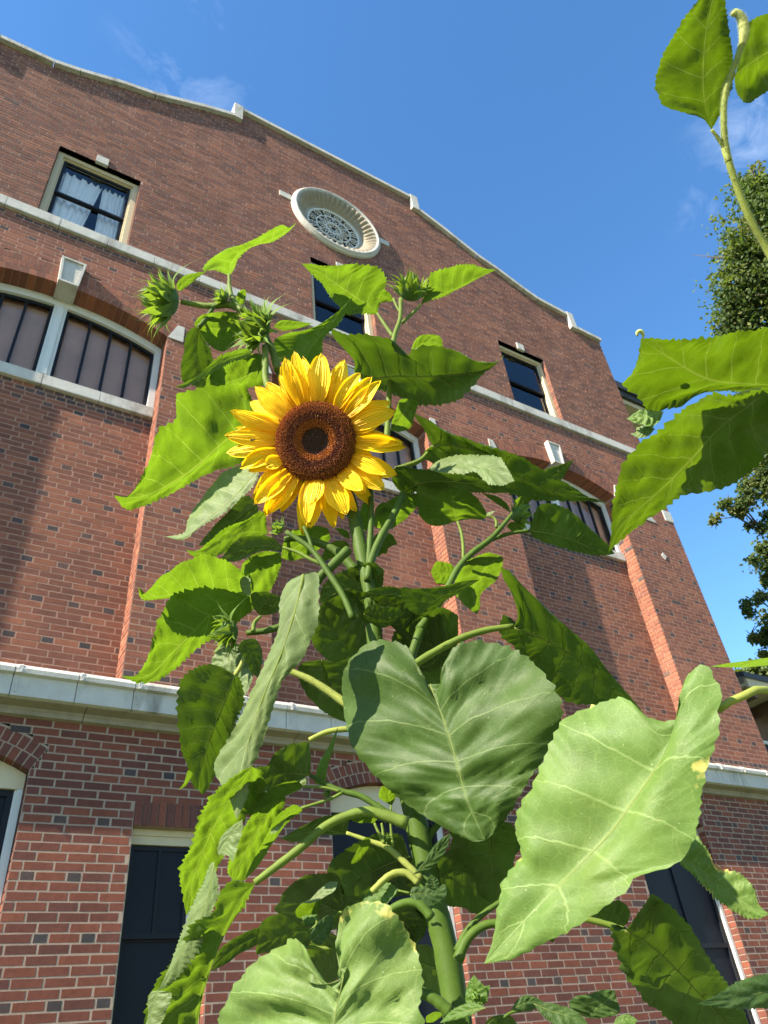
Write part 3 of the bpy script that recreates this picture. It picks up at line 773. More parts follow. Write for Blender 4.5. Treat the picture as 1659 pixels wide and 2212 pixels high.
for c in BAYS:                     # arched windows of the ground floor
    mb = MB(); hd = MB(); hw = .65; n = 14; yf0, yf1 = .10, .17
    for i in range(n):
        xa, xb = c - hw + 2 * hw * i / n, c - hw + 2 * hw * (i + 1) / n
        za, zb = A_LOW.intr(xa - c) - .003, A_LOW.intr(xb - c) - .003
        hd.hexa([(xa, yf0, 3.335), (xb, yf0, 3.335), (xb, yf1, 3.335), (xa, yf1, 3.335), (xa, yf0, za), (xb, yf0, zb), (xb, yf1, zb), (xa, yf1, za)])
    for s in (1, -1):
        mb.box(min(c + s * hw, c + s * (hw - .045)), max(c + s * hw, c + s * (hw - .045)), yf0 + .002, yf1, .9, 3.334)
        mb.box(min(c + s * (hw - .045), c + s * (hw - .058)), max(c + s * (hw - .045), c + s * (hw - .058)), yf0 + .02, yf1, .9, 3.334)
    win = part(mb, 'window', 'white', building); part(hd, 'head_panel', 'cream', win)
    mb = MB(); frame_box(mb, c - .591, c + .591, .95, 3.33, .125, .165, .045); mb.box(c - .012, c + .012, .13, .165, 1.0, 3.29); mb.box(c - .545, c + .545, .127, .165, 2.15, 2.20); part(mb, 'sash', 'black', win)
    mb = MB(); mb.box(c - .585, c + .585, .15, .16, 1.0, 3.32); part(mb, 'screen', 'panel', win)
    mb = MB(); mb.box(c - .70, c + .70, -.03, .2, .82, .9); part(mb, 'window_sill', 'stone', win)
# narrow window with flat lintel
mb = MB(); mb.box(1.545, 1.565, .085, .2, .9, 3.04); mb.box(2.145, 2.195, .085, .2, .9, 3.04); mb.box(1.545, 2.195, .086, .2, 3.04, 3.088); mb.box(1.565, 2.145, .10, .2, 2.975, 3.04)
win = part(mb, 'window', 'cream', building)
mb = MB(); frame_box(mb, 1.566, 2.06, 2.31, 2.97, .12, .15, .035); mb.box(1.80, 1.825, .122, .15, 2.34, 2.94); frame_box(mb, 1.566, 2.06, .9, 2.33, .152, .18, .035); part(mb, 'sash', 'black', win)
mb = MB(); mb.box(1.60, 1.80, .135, .14, 2.345, 2.935); part(mb, 'screen', 'panel', win); mb = MB(); mb.box(1.825, 2.025, .135, .14, 2.345, 2.935); part(mb, 'screen', 'panel', win)
mb = MB(); mb.box(1.60, 2.025, .166, .172, .93, 2.295); part(mb, 'screen', 'panel', win)
mb = MB(); mb.box(2.06, 2.146, .12, .2, .9, 2.97); part(mb, 'jamb', 'white', win)

# ------------------------------------------------ round window
def lathe(name, prof, mat, n=96, flute=None, parent=None, smooth=True):
    mb = MB(); m = len(prof)
    for k in range(n):
        a = 2 * math.pi * k / n
        for (r, y, fl) in prof:
            rr = r + fl * abs(math.sin(a * 22))
            mb.v.append((RW[0] + rr * math.cos(a), y, RW[1] + rr * math.sin(a)))
    for k in range(n):
        k2 = (k + 1) % n
        for i in range(m - 1): mb.f.append((k * m + i, k2 * m + i, k2 * m + i + 1, k * m + i + 1))
    return part(mb, name, mat, parent, smooth)
ring = lathe('round_window', [(.90, .012, 0), (.90, -.04, 0), (.885, -.055, 0), (.872, -.055, 0), (.868, -.075, 0), (.85, -.09, 0), (.825, -.09, 0), (.812, -.075, 0), (.80, -.07, 0)], 'stone', 96, parent=building)
lathe('splay', [(.80, -.07, 0), (.798, -.065, -.075), (.72, .0, -.06), (.64, .05, -.02), (.61, .06, 0), (.60, .09, 0), (.575, .095, 0)], 'weathered', 352, parent=ring)
lathe('inner_ring', [(.575, .095, 0), (.57, .12, 0), (.53, .122, 0), (.53, .2, 0)], 'stone', 96, parent=ring)
tr = MB()
def cpt(r, a, y=.115): return (RW[0] + r * math.cos(a), y, RW[1] + r * math.sin(a))
for rr_, w in ((.52, .024), (.345, .015), (.15, .018)):
    tr.tube([cpt(rr_, 2 * math.pi * i / 48) for i in range(49)], w, 6, False)
for k in range(12):
    a = 2 * math.pi * k / 12
    tr.tube([cpt(.05, a), cpt(.33, a)], .011, 5)
    cx = (RW[0] + .435 * math.cos(a + .26), RW[1] + .435 * math.sin(a + .26))
    tr.tube([(cx[0] + .075 * math.cos(2 * math.pi * i / 16), .115, cx[1] + .075 * math.sin(2 * math.pi * i / 16)) for i in range(17)], .010, 5, False)
    for j in range(5): tr.tube([(cx[0], .115, cx[1]), (cx[0] + .07 * math.cos(2 * math.pi * j / 5 + a), .115, cx[1] + .07 * math.sin(2 * math.pi * j / 5 + a))], .006, 4)
    tr.tube([cpt(.15, a), cpt(.25, a + .26), cpt(.33, a)], .008, 5); tr.tube([cpt(.15, a), cpt(.25, a - .26), cpt(.33, a)], .008, 5)
part(tr, 'tracery', 'white', ring, True)
mb = MB(); mb.v = [cpt(.53, 2 * math.pi * i / 48, .16) for i in range(48)]; mb.f = [tuple(range(48))]; part(mb, 'pane', 'panel', ring)
mb = MB(); mb.box(RW[0] - .55, RW[0] + .55, .42, .44, RW[1] - .55, RW[1] + .55); part(mb, 'backing', 'interior', ring)
for s in (1, -1):
    mb = MB(); mb.box(min(RW[0] + s * .905, RW[0] + s * 1.12), max(RW[0] + s * .905, RW[0] + s * 1.12), -.014, .03, 13.68, 13.83); part(mb, 'side_stone', 'stone', building)

# ------------------------------------------------ eave beyond the gable corner
ev = MB(); ev.box(XR - .2, 12.9, .62, 7.5, 13.30, 13.62); ev.box(XR - .2, 12.95, .56, 7.6, 13.44, 13.66); ev.box(XR - .2, 12.9, .60, 7.5, 13.24, 13.297); part(ev, 'eave', 'slate', building)
ev = MB(); ev.box(XR - .2, 12.7, .68, 7.4, 13.10, 13.238); ev.box(XR - .2, 11.6, 1.1, 7.3, 12.5, 13.098); part(ev, 'fascia', 'cream', building)

# ------------------------------------------------ house further right
house = empty('neighbouring_house', (20, 5, 0), 'brown eaved house with dark roof glimpsed past the building corner', 'house')
mb = MB(); mb.hexa([(16.0, 3.0, 8.02), (26, 3.0, 8.02), (26, 12, 10.6), (16.0, 12, 10.6), (16.0, 3.0, 8.15), (26, 3.0, 8.15), (26, 12, 10.8), (16.0, 12, 10.8)]); part(mb, 'roof', 'slate', house)
mb = MB(); mb.box(16.1, 26, 3.05, 3.12, 7.80, 8.015); mb.box(16.1, 26, 3.12, 4.0, 7.86, 7.93); part(mb, 'eave_board', 'cream', house)
for k in range(8):
    mb = MB(); mb.box(16.3 + k * 1.2, 16.42 + k * 1.2, 3.14, 4.1, 7.60, 7.855); part(mb, 'rafter_tail', 'timber', house)
mb = MB(); mb.box(16.6, 25.5, 4.1, 11.5, 0, 7.9); part(mb, 'wall', 'timber', house)
mb = MB(); frame_box(mb, 17.2, 18.3, 5.2, 7.0, 4.0, 4.09, .08); w_ = part(mb, 'window', 'white', house)
mb = MB(); mb.box(17.28, 18.22, 4.05, 4.085, 5.28, 6.92); part(mb, 'pane', 'panel', w_)

# ------------------------------------------------ trees
rt = random.Random(11)
def make_tree(name, label, base, top_h, clumps, leaf, cols, trunk_r=.3):
    """clumps: (centre, radii, leaf count); limbs run from the trunk to each clump"""
    t = empty(name, base, label, 'tree')
    loc = lambda p: Vector(p); B_ = Vector(base)
    tb = MB(); tp = Vector((base[0], base[1], top_h))
    tb.tube([B_ + Vector(q) for q in ((0, 0, 0), (.1, .05, top_h * .3), (-.1, .1, top_h * .6), (.05, 0, top_h))], [trunk_r, trunk_r * .8, trunk_r * .5, trunk_r * .12], 9)
    for (c, rr, n) in clumps:
        cc = loc(c); z0 = min(cc.z * .75, top_h * .9)
        big = [Vector(q[0]) for q in clumps if q[2] > 1.4 * n and q[2] > 700]
        a = B_ + Vector((0, 0, z0))
        if n < 1300 and big: a = min(big, key=lambda q: (q - cc).length)
        mid = a.lerp(cc, .5) + Vector((0, 0, .3))
        tb.tube([a, mid, cc], [trunk_r * .28, trunk_r * .14, .015] if n >= 1300 else [.03, .02, .008], 5)
        for j in range(4):
            tb.tube([cc, cc + Vector((rt.uniform(-1, 1) * rr[0], rt.uniform(-1, 1) * rr[1], rt.uniform(-1, 1) * rr[2]))], [.02, .006], 4)
    tb.build('trunk', M['bark'], t, True)
    mb = MB()
    for (c, rr, n) in clumps:
        cc = loc(c)
        subs = []
        for _ in range(max(3, n // 60)):
            v = Vector((rt.gauss(0, 1), rt.gauss(0, 1), rt.gauss(0, 1))).normalized() * (rt.random() ** .45)
            subs.append((cc + Vector((v.x * rr[0], v.y * rr[1], v.z * rr[2])), rt.uniform(.12, .28) * min(rr), rt.choice(cols)))
        for i in range(n):
            s_, sr, col = rt.choice(subs)
            p = s_ + Vector((rt.gauss(0, 1), rt.gauss(0, 1), rt.gauss(0, .8))) * sr
            d = Vector((rt.gauss(0, 1), rt.gauss(0, 1), rt.gauss(-.5, .8))).normalized(); sd = d.orthogonal().normalized(); sd.rotate(Matrix.Rotation(rt.uniform(0, 6.28), 3, d))
            s = leaf * rt.uniform(.6, 1.2); k = len(mb.v)
            up = d.cross(sd) * s * .12
            mb.v += [tuple(p), tuple(p + d * s * .5 + sd * s * .34 + up), tuple(p + d * s), tuple(p + d * s * .5 - sd * s * .34 + up)]
            mb.f += [(k, k + 1, k + 2), (k, k + 2, k + 3)]
            q = rt.uniform(.85, 1.15); mb.t += [tuple(v * q for v in col)] * 4
    mb.build('crown', M['treeleaf'], t)
    return t
GR = ((0.075, 0.105, 0.030), (0.10, 0.125, 0.034), (0.058, 0.092, 0.030), (0.125, 0.135, 0.045), (0.085, 0.118, 0.046))
cl = []
def C_(x, y, d, rpx, n, sq=1.0):
    r = rpx / F * d; cl.append((tuple(at(x, y, d)), (r, r, r * sq), int(n * 2.7)))
TD = 19.0
for a in ((1660, 470, TD, 95, 1300), (1600, 560, TD, 62, 900), (1620, 640, TD, 75, 1100), (1690, 560, TD, 110, 1300), (1588, 690, TD, 50, 650), (1640, 400, TD, 40, 350), (1720, 700, TD, 130, 1500), (1650, 760, TD, 80, 900),
          (1690, 860, TD, 110, 1200), (1690, 960, TD, 90, 1000), (1650, 1040, TD, 55, 500), (1612, 1070, TD, 32, 220), (1575, 1095, TD, 20, 90), (1548, 1122, TD, 16, 50), (1600, 1100, TD, 22, 110), (1650, 1150, TD, 40, 260), (1640, 1210, TD, 26, 130), (1655, 1250, TD, 24, 120), (1620, 1310, TD, 22, 90), (1646, 1290, TD, 24, 130), (1655, 1370, TD, 26, 140), (1622, 1370, TD, 18, 60), (1650, 1400, TD, 16, 50), (1700, 1200, TD, 60, 500), (1700, 1340, TD, 60, 450), (1780, 1000, TD, 140, 900), (1800, 650, TD, 170, 1100)): C_(*a)
tb_ = at(1860, 1000, TD)
make_tree('leafy_tree', 'tall leafy green tree with hanging sprays at the right edge', (tb_.x, tb_.y, 0), 17.5, cl, .125, GR, .32)
cl = []
for a in ((1622, 1452, 40, 24, 350), (1655, 1455, 40, 26, 400), (1600, 1462, 40, 14, 160), (1690, 1450, 40, 40, 500), (1640, 1475, 40, 26, 400), (1740, 1460, 40, 50, 500)): C_(*a)
tb_ = at(1690, 1600, 40)
make_tree('far_tree', 'small far green treetop showing low beside the building corner', (tb_.x, tb_.y, 0), 17, cl, .30, ((0.10, 0.13, 0.05), (0.075, 0.11, 0.04), (0.13, 0.15, 0.06)), .3)
# ================================================================== SUNFLOWERS
REG = {'F': (1, 0, 0), '1': (.5, 0, 0), '2': (.5, 829.5, 0), '3': (.5, 0, 663.6), '4': (.5, 829.5, 663.6), '5': (.5, 0, 1401), '6': (.5, 829.5, 1401),
       'T': (.26, 696.8, 530.9), 'V': (.32, 796.3, 829.5), 'S': (.288, 650.3, 1579.4), 'W': (.32, 431.3, 1891.3), 'Q': (.28, 895.9, 1791.7), 'Y': (.24, 1260.8, 696.8), 'c': (.28, 365, 1028.6), 'P': (.26, 464.5, 730.0)}
def px(reg, p):
    s, ox, oy = REG[reg]; return (p[0] * s + ox, p[1] * s + oy)
FH = Vector((0.44866, 0.65595, 0)).normalized()
def stem_depth(x, y, r=0.75):
    """view depth of the upright sheet r metres ahead of the camera in which the main stem stands"""
    return r / max(0.3, ray(x, y).dot(FH))
def P3(reg, p, off=0.0, absd=None):
    x, y = px(reg, p); return at(x, y, absd if absd else stem_depth(x, y) + off)
rl = random.Random(5)
main = empty('sunflower_plant', at(992, 2212, .62) * 1.0, 'tall branching sunflower with one open yellow flower and several green buds', 'sunflower')
main.location.z = 0
side = empty('sunflower_plant', at(1990, 2000, .60), 'sunflower leaning in from the right edge with large leaves', 'sunflower')
side.location.z = 0

def leaf(plant, reg, mid, Ls, Rs, off=0.0, n=(-.4, .6, -.7), fold=(0.0, 0.0), arc=0.0, wave=1.0, mat='leaf', absd=None, teeth=1.0, nv=6, veins=True, name='leaf', label=None):
    NR, NCOL = 96, 7
    midp = [px(reg, p) for p in mid]
    Lp = [midp[0]] + [px(reg, p) for p in Ls] + [midp[-1]]
    Rp = [midp[0]] + [px(reg, p) for p in Rs] + [midp[-1]]
    two = lambda ps: [Vector((p[0], p[1], 0)) for p in ps]
    cm, cl_, cr = catmull(two(midp), NR), catmull(two(Lp), NR), catmull(two(Rp), NR)
    cx, cy = cm[NR // 2].x, cm[NR // 2].y
    d0 = absd if absd else stem_depth(cx, cy) + off
    nw = c2w(n); P0 = at(cx, cy, d0) - CAM; k0 = nw.dot(P0)
    def depth(p):
        q = nw.dot(ray(p.x, p.y))
        t = k0 / q if abs(q) > 1e-4 and k0 / q > 0 else d0 * 1.5
        return d0 * (1 + .22 * math.tanh((t / d0 - 1) / .22))
    leng = sum((b - a).length for a, b in zip(cm, cm[1:])) * d0 / F
    seed = Vector((rl.uniform(0, 90), rl.uniform(0, 90), rl.uniform(0, 90)))
    ph = rl.uniform(0, 6.28)
    verts, uvs, uv2 = [], [], []
    saws = []
    for _ in range(2):
        sw = []; 
        while len(sw) < NR + 8:
            per = rl.choice((2, 3, 3, 3, 4, 5)); hgt = rl.uniform(.35, 1.5)
            sw += [hgt * (q + .5) / per - .35 * hgt for q in range(per)]
        saws.append(sw)
    for i in range(NR + 1):
        u = i / NR
        mu_ = cm[i]; dm = depth(mu_) + arc * leng * (2 * u - 1) ** 2
        pm = at(mu_.x, mu_.y, dm)
        row = []
        for sgn, cc, fo in ((-1, cl_, fold[0]), (1, cr, fold[1])):
            e = cc[i]; wpx = (e - mu_).length; hw = wpx * d0 / F
            de = depth(e) + arc * leng * (2 * u - 1) ** 2 + fo * hw + .05 * wave * hw * math.sin(u * 17 + ph + sgn)
            pe = at(e.x, e.y, de)
            if 0 < i < NR and hw > .003:
                saw = saws[0 if sgn < 0 else 1][i]
                out = (pe - pm).normalized()
                tang = (Vector((cc[i + 1].x - cc[i - 1].x, cc[i + 1].y - cc[i - 1].y, 0)))
                pe = pe + out * saw * min(.034 * leng, .0060) * teeth * min(1, 4 * u * (1 - u) + .25)
                pe = pe + out * noise.noise(seed + Vector((u * 9, sgn * 3, 0))) * .02 * leng * teeth * .6
            pts = []
            for j in range(1, NCOL + 1):
                s = j / NCOL
                q = pm.lerp(pe, s)
                b = .16 * hw * 4 * s * (1 - s) * .5                        # blade arches beside the midrib
                vv = (u * nv - s * 1.3) * 2 * math.pi                       # quilting between lateral veins
                am = min(1.0, hw / .055)
                b += (-(.0042 if n[2] > 0 else .0022) * math.cos(vv) * am * s * (1.15 - s) * 2.0 + .011 * noise.noise(seed + Vector((u * 2.6, s * sgn * 1.6, 1))) * am * s
                      + .0030 * noise.noise(seed + Vector((u * 11, s * sgn * 6, 5))) * am + (.0016 * noise.noise(seed + Vector((u * 26, s * sgn * 14, 9))) * am if n[2] > 0 else 0)) * wave
                pts.append((q + nw * b, .5 + sgn * s * .5))
            row.append(pts)
        full = list(reversed(row[0])) + [(pm, .5)] + row[1]
        for (q, v) in full:
            verts.append(q); uvs.append((u, v)); sv = abs(v - .5) * 2
            uv2.append(((u - .17 * sv ** .9 - .015) * nv / .8 - .08, sv))
    m = 2 * NCOL + 1; faces = []
    for i in range(NR):
        for j in range(m - 1):
            a = i * m + j; faces.append((a, a + 1, a + m + 1, a + m))
    # upper side = front of the faces
    s = Vector((0, 0, 0))
    for i in range(8, NR - 8, 6):
        for j in range(2, m - 3, 2):
            a = i * m + j; s += (verts[a + 1] - verts[a]).cross(verts[a + m] - verts[a])
    if s.dot(nw) < 0: faces = [f[::-1] for f in faces]
    o = mesh_obj(name, verts, faces, M[mat], plant, True, uv=uvs, uv2=uv2)
    if label: o['label'] = label
    if veins and not (n[2] < 0 and mat in ('leaf', 'leaf_olive')):
        vb = MB(); S = lambda i, j: verts[i * m + NCOL + j]
        r0 = max(.0004, min(.0017, leng * .0065))
        idx = list(range(0, NR - 3, 5))
        ov = nw * r0 * (-.35 if n[2] > 0 else -.3)
        vb.tube([S(i, 0) + ov for i in idx], [r0 * (1.0 - .8 * i / NR) for i in idx], 6)
        for sgn in ((-1, 1) if n[2] < 0 else ()):
            for k in range(nv):
                u0 = .015 + .80 * k / nv + (0 if k == 0 else rl.uniform(-.02, .02)); i0 = int(u0 * NR)
                reach = .26 if k == 0 else .17
                pts, rr = [], []
                for t in range(0, NCOL):
                    ii = min(NR - 2, int(i0 + reach * NR * (t / NCOL) ** (0.9 if k else 1.25) * (1.3 if k == 0 else 1)))
                    pts.append(S(ii, sgn * t) + ov); rr.append(r0 * (.70 if k == 0 else .46) * (1 - .78 * t / NCOL))
                if (pts[-1] - pts[0]).length > .004: vb.tube(pts, rr, 5)
        vb.build('vein', M['vein'], o, True)
    return o
def tube(plant, name, reg, pts, widths, off=0.0, mat='stem', absd=None, offs=None, hairs=0, smooth_n=None, label=None):
    """widths in frame pixels; off added to the stem sheet's depth"""
    P = []; rad = []
    for i, p in enumerate(pts):
        x, y = px(reg, p); o_ = offs[i] if offs else off
        d = (absd[i] if hasattr(absd, '__len__') else absd) if absd else stem_depth(x, y) + o_
        P.append(at(x, y, d)); w = widths[i] if hasattr(widths, '__len__') else widths
        rad.append(w * .5 * d / F)
    n = smooth_n or max(6, 5 * (len(P) - 1))
    Q = catmull(P, n); rr = []
    for i in range(n + 1):
        t = i / n * (len(rad) - 1); k = min(int(t), len(rad) - 2); rr.append(rad[k] + (rad[k + 1] - rad[k]) * (t - k))
    rr = [r * (1 + .05 * math.sin(i * 2.1)) for i, r in enumerate(rr)]
    mb = MB(); mb.tube(Q, rr, 22, ridge=.035)
    o = mb.build(name, M[mat], plant, True)
    if label: o['label'] = label
    if hairs:
        hb = MB()
        for _ in range(hairs):
            t = rl.random() * n; k = min(int(t), n - 1); c = Q[k].lerp(Q[k + 1], t - k); r = rr[k]
            ax = (Q[k + 1] - Q[k]).normalized(); d = ax.orthogonal().normalized(); d.rotate(Matrix.Rotation(rl.uniform(0, 6.28), 3, ax))
            b = c + d * r * .96; ln = rl.uniform(.0012, .0030); tip = b + (d + ax * rl.uniform(-.3, .5)) * ln; sd = ax.cross(d) * .00013
            i0 = len(hb.v); hb.v += [tuple(b - sd), tuple(b + sd), tuple(tip)]; hb.f.append((i0, i0 + 1, i0 + 2))
        h = hb.build('hair', M['hair'], o); h['kind'] = 'stuff'
    return o, Q
# ------------------------------------------------ bud
def bract_mesh(curl, wid):
    mb = MB(); n = 12
    for i in range(n + 1):
        u = i / n; w = wid * (1 - .25 * (1 - min(1, u * 5))) * (max(0, 1 - u * 1.45) ** .8) + .020 * (1 - u)
        z = curl * u ** 2.2; y = u * (1 - .22 * abs(curl) * u)
        if i == n: w = .003
        mb.v += [(-w, y, z + .35 * w), (0, y, z), (w, y, z + .35 * w)]
    for i in range(n):
        for j in range(2):
            a = i * 3 + j; mb.f.append((a, a + 1, a + 4, a + 3))
    me = bpy.data.meshes.new('bract'); me.from_pydata(mb.v, [], mb.f); me.materials.append(M['bract']); me.polygons.foreach_set('use_smooth', [True] * len(me.polygons)); return me
BRM = [bract_mesh(c, w) for c, w in ((-.40, .22), (.30, .16), (.75, .15), (1.2, .13), (-.55, .18))]
def bud(plant, reg, p, axis, rpx, off=0.0, nb=38, openness=1.0, label=None):
    nb = int(nb * 1.35)
    x, y = px(reg, p); d = stem_depth(x, y) + off; c = at(x, y, d); r = rpx * d / F
    A = c2w(axis); q = A.to_track_quat('Z', 'Y').to_matrix()
    mb = MB(); nu, nv_ = 20, 10
    for i in range(nv_ + 1):
        t = math.pi * i / nv_
        for k in range(nu):
            a = 2 * math.pi * k / nu; v = Vector((math.sin(t) * math.cos(a), math.sin(t) * math.sin(a), .72 * math.cos(t))) * r * .86
            mb.v.append(tuple(c + q @ v))
    for i in range(nv_):
        for k in range(nu):
            k2 = (k + 1) % nu; mb.f.append((i * nu + k, (i + 1) * nu + k, (i + 1) * nu + k2, i * nu + k2))
    o = mb.build('bud', M['budcore'], plant, True)
    if label: o['label'] = label
    for i in range(nb):
        f = (i + .5) / nb; a = i * 2.39996 + rl.uniform(-.2, .2)
        tb = math.radians(22 + 95 * f + rl.uniform(-6, 6))                # where on the cup it grows
        td = math.radians(-22 + (50 + 36 * openness) * f + rl.uniform(-10, 10))   # which way it points
        base = Vector((math.sin(tb) * math.cos(a), math.sin(tb) * math.sin(a), .72 * math.cos(tb))) * r * .82
        dirv = Vector((math.sin(td) * math.cos(a), math.sin(td) * math.sin(a), math.cos(td)))
        nrm = Vector((math.cos(td) * math.cos(a), math.cos(td) * math.sin(a), -math.sin(td)))
        X = dirv.cross(nrm)
        ln = r * rl.uniform(.8, 1.35) * (.95 + .65 * f) * (.8 + .3 * openness)
        Mx = Matrix((X * ln, dirv * ln, nrm * ln)).transposed()
        me = BRM[0 if f < .3 else rl.choice((1, 2, 2, 3, 1, 4))]
        b = link_obj('bract', me, o)
        b.matrix_world = Matrix.Translation(c + q @ base) @ (q @ Mx).to_4x4()
    return o
# ------------------------------------------------ stems
G_, D_ = 'stem', 'petiole'
st, Qm = tube(main, 'stem', 'F', [(992, 2230), (967, 2069), (938, 1954), (912, 1839), (883, 1703), (845, 1540), (812, 1400), (803, 1310), (779, 1185), (757, 1085), (735, 1010)], [60, 54, 50, 49, 46, 42, 34, 27, 30, 27, 24], hairs=1600, offs=[0, 0, 0, 0, 0, 0, 0, 0, 0, 0, -.03])
g0 = Qm[0]; mb = MB(); mb.tube([g0 + Vector((0, 0, .01)), Vector((g0.x + .01, g0.y + .01, .6)), Vector((g0.x + .015, g0.y + .02, -.02))], [.0117, .0135, .016], 12); mb.build('stem', M['stem'], main, True)
def T_(name, reg, pts, w, off=0.0, mat='petiole', **k): return tube(main, name, reg, pts, w, off, mat, **k)
T_('branch', 'c', [(1555, 60), (1560, 300), (1545, 600), (1530, 800), (1560, 1000)], [11, 12, 13, 14, 16], -.005, 'stem')
T_('branch', 'V', [(230, 745), (170, 880), (80, 1040), (15, 1200), (-10, 1330)], [14, 15, 16, 17, 16], -.01, 'stem')
T_('branch', 'T', [(650, 440), (645, 600), (600, 740), (575, 870), (560, 1100), (545, 1400), (530, 1650)], [9, 9, 11, 11, 11, 12, 12], .06, 'petiole', hairs=700)
T_('branch', '1', [(785, 1305), (900, 1322), (1000, 1318), (1060, 1360), (1110, 1400), (1170, 1500), (1200, 1600)], [10, 13, 15, 15, 15, 15, 16], .02, 'petiole', hairs=1200)
T_('branch', '3', [(1190, 230), (1250, 400), (1400, 600), (1500, 750)], [14, 14, 15, 18], .03, 'stem')
T_('branch', '3', [(1145, 170), (1147, 240), (1150, 320), (1200, 420)], [13, 14, 14, 14], 0.0, 'petiole', hairs=300)
T_('petiole', '1', [(990, 1185), (992, 1240), (1005, 1290), (1045, 1345)], [6, 9, 10, 12], .01, hairs=300)
T_('petiole', '3', [(925, -5), (895, 45), (858, 88)], [8, 10, 10], .015, 'stem')
T_('branch', 'V', [(340, 1660), (500, 1440), (600, 1250), (700, 1140), (830, 1040), (960, 890), (985, 850)], [19, 17, 15, 14, 13, 10, 8], -.01, 'stem')
T_('branch', 'F', [(908, 1360), (880, 1450), (872, 1560)], [19, 21, 22], -.01, 'stem')
T_('petiole', 'V', [(600, 930), (625, 1000), (638, 1090), (640, 1195)], [5, 7, 7, 7], .0)
T_('petiole', 'V', [(830, 1050), (950, 1010), (1085, 990)], [9, 8, 7], .0, 'stem')
T_('petiole', 'V', [(860, 970), (862, 930), (840, 900), (795, 890)], [6, 6, 5, 4], .0)
T_('petiole', 'V', [(180, 575), (330, 525), (385, 480), (432, 420)], [10, 11, 9, 7], .03)
T_('branch', 'c', [(1385, 565), (1260, 690), (1150, 800), (1050, 1010), (960, 1110), (780, 1185), (600, 1210)], [20, 20, 19, 15, 14, 14, 12], -.02, 'stem')
T_('petiole', 'c', [(890, 490), (1000, 480), (1120, 505), (1260, 560), (1370, 650), (1480, 780)], [13, 14, 16, 18, 22, 22], .02, 'stem')
T_('branch', 'c', [(905, 430), (1000, 490), (1110, 575), (1240, 760), (1345, 925), (1420, 1100)], [10, 11, 12, 13, 13, 14], -.03, 'stem')
T_('petiole', 'c', [(1040, 390), (1080, 480), (1110, 575)], [7, 8, 9], -.03, 'stem')
T_('petiole', 'c', [(880, 550), (1000, 590), (1090, 640), (1180, 680)], [6, 7, 8, 9], -.02)
T_('petiole', 'c', [(650, 1200), (660, 1130), (710, 1080)], [10, 9, 6], -.035)
T_('petiole', '5', [(1060, 25), (1040, 75), (1015, 118)], [9, 10, 10], -.02, 'palestem')
T_('petiole', '5', [(1240, 92), (1350, 140), (1480, 228), (1560, 300), (1690, 420)], [13, 15, 17, 18, 19], -.01, 'palestem', hairs=500)
T_('petiole', '5', [(1335, 395), (1420, 358), (1530, 348), (1680, 370), (1740, 420)], [10, 12, 13, 14, 14], -.02, 'palestem')
T_('petiole', '4', [(30, 1640), (130, 1545), (300, 1445), (430, 1398), (560, 1378)], [18, 17, 16, 14, 12], -.02, 'petiole')
T_('petiole', '5', [(1760, 755), (1640, 715), (1560, 705), (1420, 758), (1300, 860), (1180, 952), (1100, 1012)], [26, 22, 19, 18, 18, 17, 14], -.05, 'petiole', hairs=500)
T_('branch', '5', [(1340, 548), (1460, 610), (1560, 638), (1660, 700), (1720, 730)], [8, 11, 13, 13, 14], -.03, 'stem')
T_('petiole', '5', [(1312, 597), (1400, 600), (1470, 618)], [5, 6, 6], -.032); T_('petiole', '5', [(1300, 690), (1420, 652), (1480, 622)], [6, 7, 7], -.032)
T_('branch', 'S', [(340, 762), (480, 812), (640, 870), (740, 950), (850, 1055), (900, 1110)], [7, 9, 11, 13, 14, 15], -.02, 'palestem')
T_('petiole', 'S', [(675, 555), (672, 700), (690, 872)], [4, 5, 6], -.02); T_('petiole', 'S', [(550, 690), (600, 800), (640, 870)], [5, 7, 8], -.02); T_('petiole', 'S', [(605, 690), (615, 760), (620, 840)], [5, 6, 6], -.022)
T_('petiole', 'S', [(880, 1140), (800, 1070), (720, 1062), (640, 1100), (530, 1205)], [14, 15, 15, 14, 13], -.03, 'palestem')
T_('petiole', 'S', [(980, 1400), (900, 1310), (820, 1285), (740, 1305), (670, 1345), (400, 1560)], [20, 19, 18, 16, 14, 12], -.06, 'stem')
T_('petiole', 'S', [(730, 1195), (815, 1215)], [4, 5], -.03)
T_('petiole', 'S', [(1165, 1650), (1235, 1510), (1350, 1385), (1490, 1285), (1600, 1240)], [14, 13, 12, 11, 10], -.01, 'stem'); T_('petiole', 'S', [(1175, 1720), (1240, 1570), (1340, 1475), (1470, 1440), (1700, 1480), (1900, 1560)], [24, 20, 17, 16, 14, 13], -.02, 'stem')
T_('petiole', '6', [(860, 1165), (960, 1190), (1045, 1217)], [13, 13, 12], -.02, 'petiole')
T_('petiole', 'S', [(1120, 2110), (1000, 2010), (900, 1960)], [26, 24, 22], -.02, 'stem')
T_('petiole', 'S', [(930, 860), (970, 770), (1040, 690)], [16, 16, 14], .0, 'stem')
T_('petiole', 'W', [(700, 480), (820, 490), (940, 500), (1040, 560)], [7, 8, 9, 10], .02, 'petiole'); T_('petiole', 'W', [(740, 370), (790, 330), (785, 280)], [5, 6, 6], -.01); T_('petiole', 'W', [(850, 390), (940, 440), (1040, 500)], [7, 8, 9], .02)
T_('petiole', 'W', [(900, 290), (1000, 220), (1130, 150), (1240, 60)], [9, 10, 11, 13], .05, 'petiole')
T_('branch', 'Q', [(640, 1490), (740, 1415), (860, 1385), (960, 1350)], [6, 6, 6, 5], .02, 'stem')
